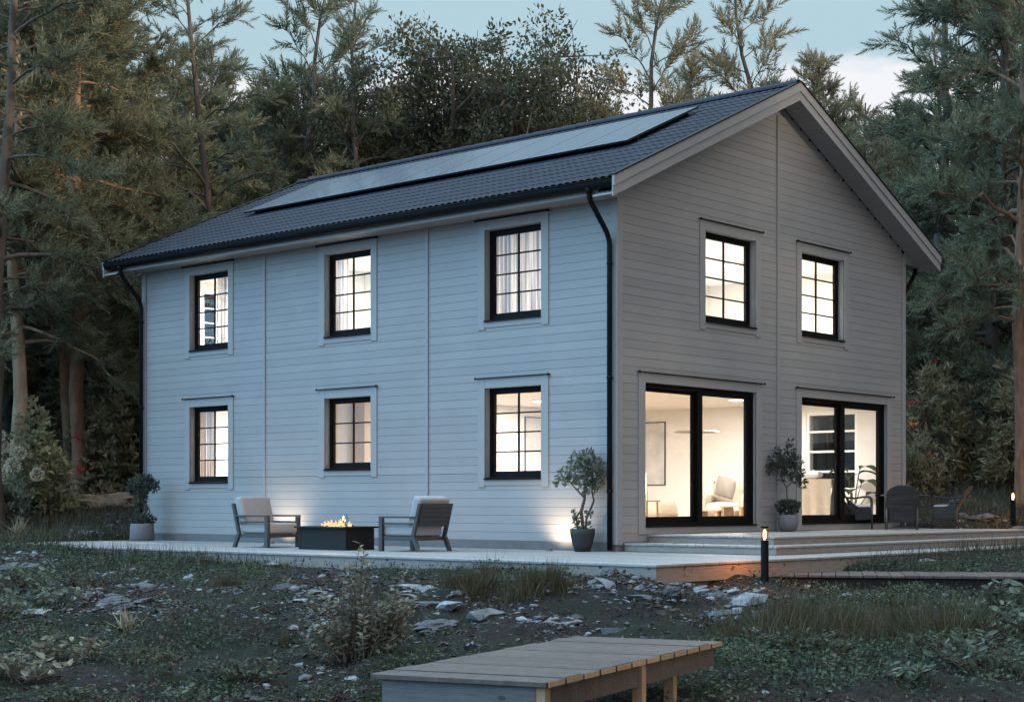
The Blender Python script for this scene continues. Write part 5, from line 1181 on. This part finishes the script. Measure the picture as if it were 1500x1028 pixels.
o = leaves('ground_cover', np.stack([X, Y, Z+hgt], 1), dd, rng.uniform(.02, .055, n), M['cover'], None, up=.6); tag(o, 'low dark green leafy ground cover on the slope', 'ground cover', kind='stuff')
la, d, X, Y = wedge(115000, 10, 30, .46); Z = gz(X, Y); px_, py_ = pxpy(la, d, Z); nz_ = fbm(X*.8+40, Y*.8, 8, 4)
edge = (np.abs(Y+3.9) < .45) & (X < -3.2) | ((np.abs(X-3.75) < .35) & (Y > .9))
keep = (~under_deck(X, Y)) & (py_ < 1060) & (rng.random(len(X)) < np.maximum(np.clip((nz_-.46)*3.2, 0, .9)*np.clip(1-stony(px_, py_)*1.3, .0, 1), edge*.85))
X, Y, Z = X[keep], Y[keep], Z[keep]; e_ = edge[keep]
o = blades('grass', np.stack([X, Y, Z-.01], 1), rng.uniform(.06, .16, len(X))*(1+e_*1.0), M['grass'], lean=.4, wid=.55); tag(o, 'short dark grass scattered over the slope', 'grass', kind='stuff')
la, d, X, Y = wedge(200000, 28, 46, .54); Z = gz(X, Y); keep = (~((X > -11.75) & (X < 3.5) & (Y > -3.8) & (Y < 9.7))); X, Y, Z = X[keep], Y[keep], Z[keep]
o = blades('meadow_grass', np.stack([X, Y, Z-.02], 1), rng.uniform(.10, .28, len(X)), M['meadow'], lean=.45, wid=.9); tag(o, 'longer dusky grass on the ground behind and beside the house', 'grass', kind='stuff')

la, d, X, Y = wedge(150000, 9.5, 27); Z = gz(X, Y); px_, py_ = pxpy(la, d, Z); nz_ = fbm(X*1.6+3, Y*1.6, 31, 4); so = stony(px_, py_)
keep = (~under_deck(X, Y)) & (py_ < 1060) & (rng.random(len(X)) < np.clip((nz_-.36)*4, .05, .9)*np.clip(.35+so, 0, 1)); X, Y, Z = X[keep], Y[keep], Z[keep]; n = len(X)
dd = rng.normal(size=(n, 3)); dd[:,2] *= .35
o = leaves('leaf_litter', np.stack([X, Y, Z+.012], 1), dd, np.exp(rng.normal(size=n)*.45)*.034, M['litter'], None, up=.7); tag(o, 'brown dead leaves and twig scraps on the bare earth', 'leaf litter', kind='stuff')
# rubble: flat angular flakes of stone
def stone_v(seed):
    r = np.random.default_rng(seed); bm = bmesh.new(); bmesh.ops.create_icosphere(bm, subdivisions=1, radius=1)
    V = np.array([v.co[:] for v in bm.verts]); F = np.array([[v.index for v in f.verts] for f in bm.faces]); bm.free()
    V *= (1+r.normal(size=(len(V), 1))*.22); V *= np.array([1.0, .62, .34]); return V, F
la, d, X, Y = wedge(130000, 9.5, 38); Z = gz(X, Y); px_, py_ = pxpy(la, d, Z); so = stony(px_, py_); nz_ = fbm(X*1.3+9, Y*1.3, 21, 4)
keep = (~under_deck(X, Y)) & (py_ < 1060) & (rng.random(len(X)) < np.clip(so-.15, 0, 1)*np.clip((nz_-.34)*4.5, .04, 1)*.6+.005)
X, Y, Z = X[keep], Y[keep], Z[keep]; n = len(X); Vs, Fs, b0 = [], [], 0
for s in range(4):
    q = np.arange(n) % 4 == s; k = q.sum(); TV, TF = stone_v(s+3); ax = rng.normal(size=(k, 3)); ax[:,2] *= .3
    az = rng.normal(size=k)*.5+.4; Mz = np.zeros((k, 3, 3)); Mz[:,0,0] = np.cos(az); Mz[:,0,1] = -np.sin(az); Mz[:,1,0] = np.sin(az); Mz[:,1,1] = np.cos(az); Mz[:,2,2] = 1
    Ms = np.einsum('nij,njk->nik', rotmats(ax, rng.normal(size=k)*.35), Mz); sc_ = np.exp(rng.normal(size=k)*.6)*.022*np.where(rng.random(k) < .045, 3.6, 1)
    V, F = scatter(TV, TF, Ms, np.stack([X[q], Y[q], Z[q]+.006], 1), np.clip(sc_, .008, .26)); Vs.append(V); Fs.append(F+b0); b0 += len(V)
o = npmesh('rubble', np.concatenate(Vs), np.concatenate(Fs), M['rock']); tag(o, 'pale flat stone flakes strewn over the bare earth', 'rubble', kind='stuff')
def boulder(label, px, dep, sx, sy, sz, m, seed, tilt=.15, dz=0, rz=0):
    r = np.random.default_rng(seed); bm = bmesh.new(); bmesh.ops.create_icosphere(bm, subdivisions=4, radius=1)
    for v in bm.verts:
        c = v.co; k = .9+.75*(float(fbm(c.x*2.6+seed, c.y*2.6+c.z*3.1, seed, 5))-.47)+.16*round(4*float(fbm(c.z*2.5+seed, c.x*2.5+c.y, seed+5, 2)))/2
        v.co = Vector((c.x*sx*k, c.y*sy*k, c.z*sz*k))
    me = bpy.data.meshes.new('rock'); bm.to_mesh(me); bm.free(); me.materials.append(m); o = bpy.data.objects.new('rock', me); C.objects.link(o)
    v = onground(px, dep, dz); o.location = v; o.rotation_euler = (tilt, -tilt*.6, YAW+rz); tag(o, label, 'rock', 'rocks on the slope'); return o
boulder('long orange lit brown rock outcrop at the foot of the reddish trunks', 152, 36, 1.0, .6, .30, M['rockwarmlit'], 14, .08, .0)
boulder('small brown rock beside the long warm outcrop on its left', 104, 36.3, .38, .3, .17, M['rockwarmlit'], 15, .1, .02)
boulder('flat pale slab at the left edge below the deck', 22, 22.5, .34, .25, .09, M['rock'], 5, .1, .02)
boulder('broad grey slab on the slope right of the rusty shrub', 640, 17.2, .24, .16, .07, M['rock'], 6, .2, .0, .5)
boulder('pale chunky stone on the mound, right of the stony crest', 985, 17.6, .10, .08, .09, M['rock'], 7, .3, .03)
boulder('pale split stone in front of the near bollard', 1085, 18.0, .16, .09, .06, M['rock'], 8, .3, .02, -.5)
boulder('grey flat stone in the middle of the left rubble strip', 165, 18.9, .22, .15, .06, M['rock'], 9, .2, .01, .3)
boulder('low grey rock lit by the far bollard beside it', 1440, 31.5, .26, .2, .08, M['rock'], 10, .1, .05)
boulder('dark grey boulder at the foot of the far bollard', 1492, 30, .30, .25, .14, M['rock'], 12, .1, .0)
boulder('pale stone sitting on the crest of the mound by the deck corner', 893, 18.9, .10, .08, .05, M['rock'], 13, .3, .02)
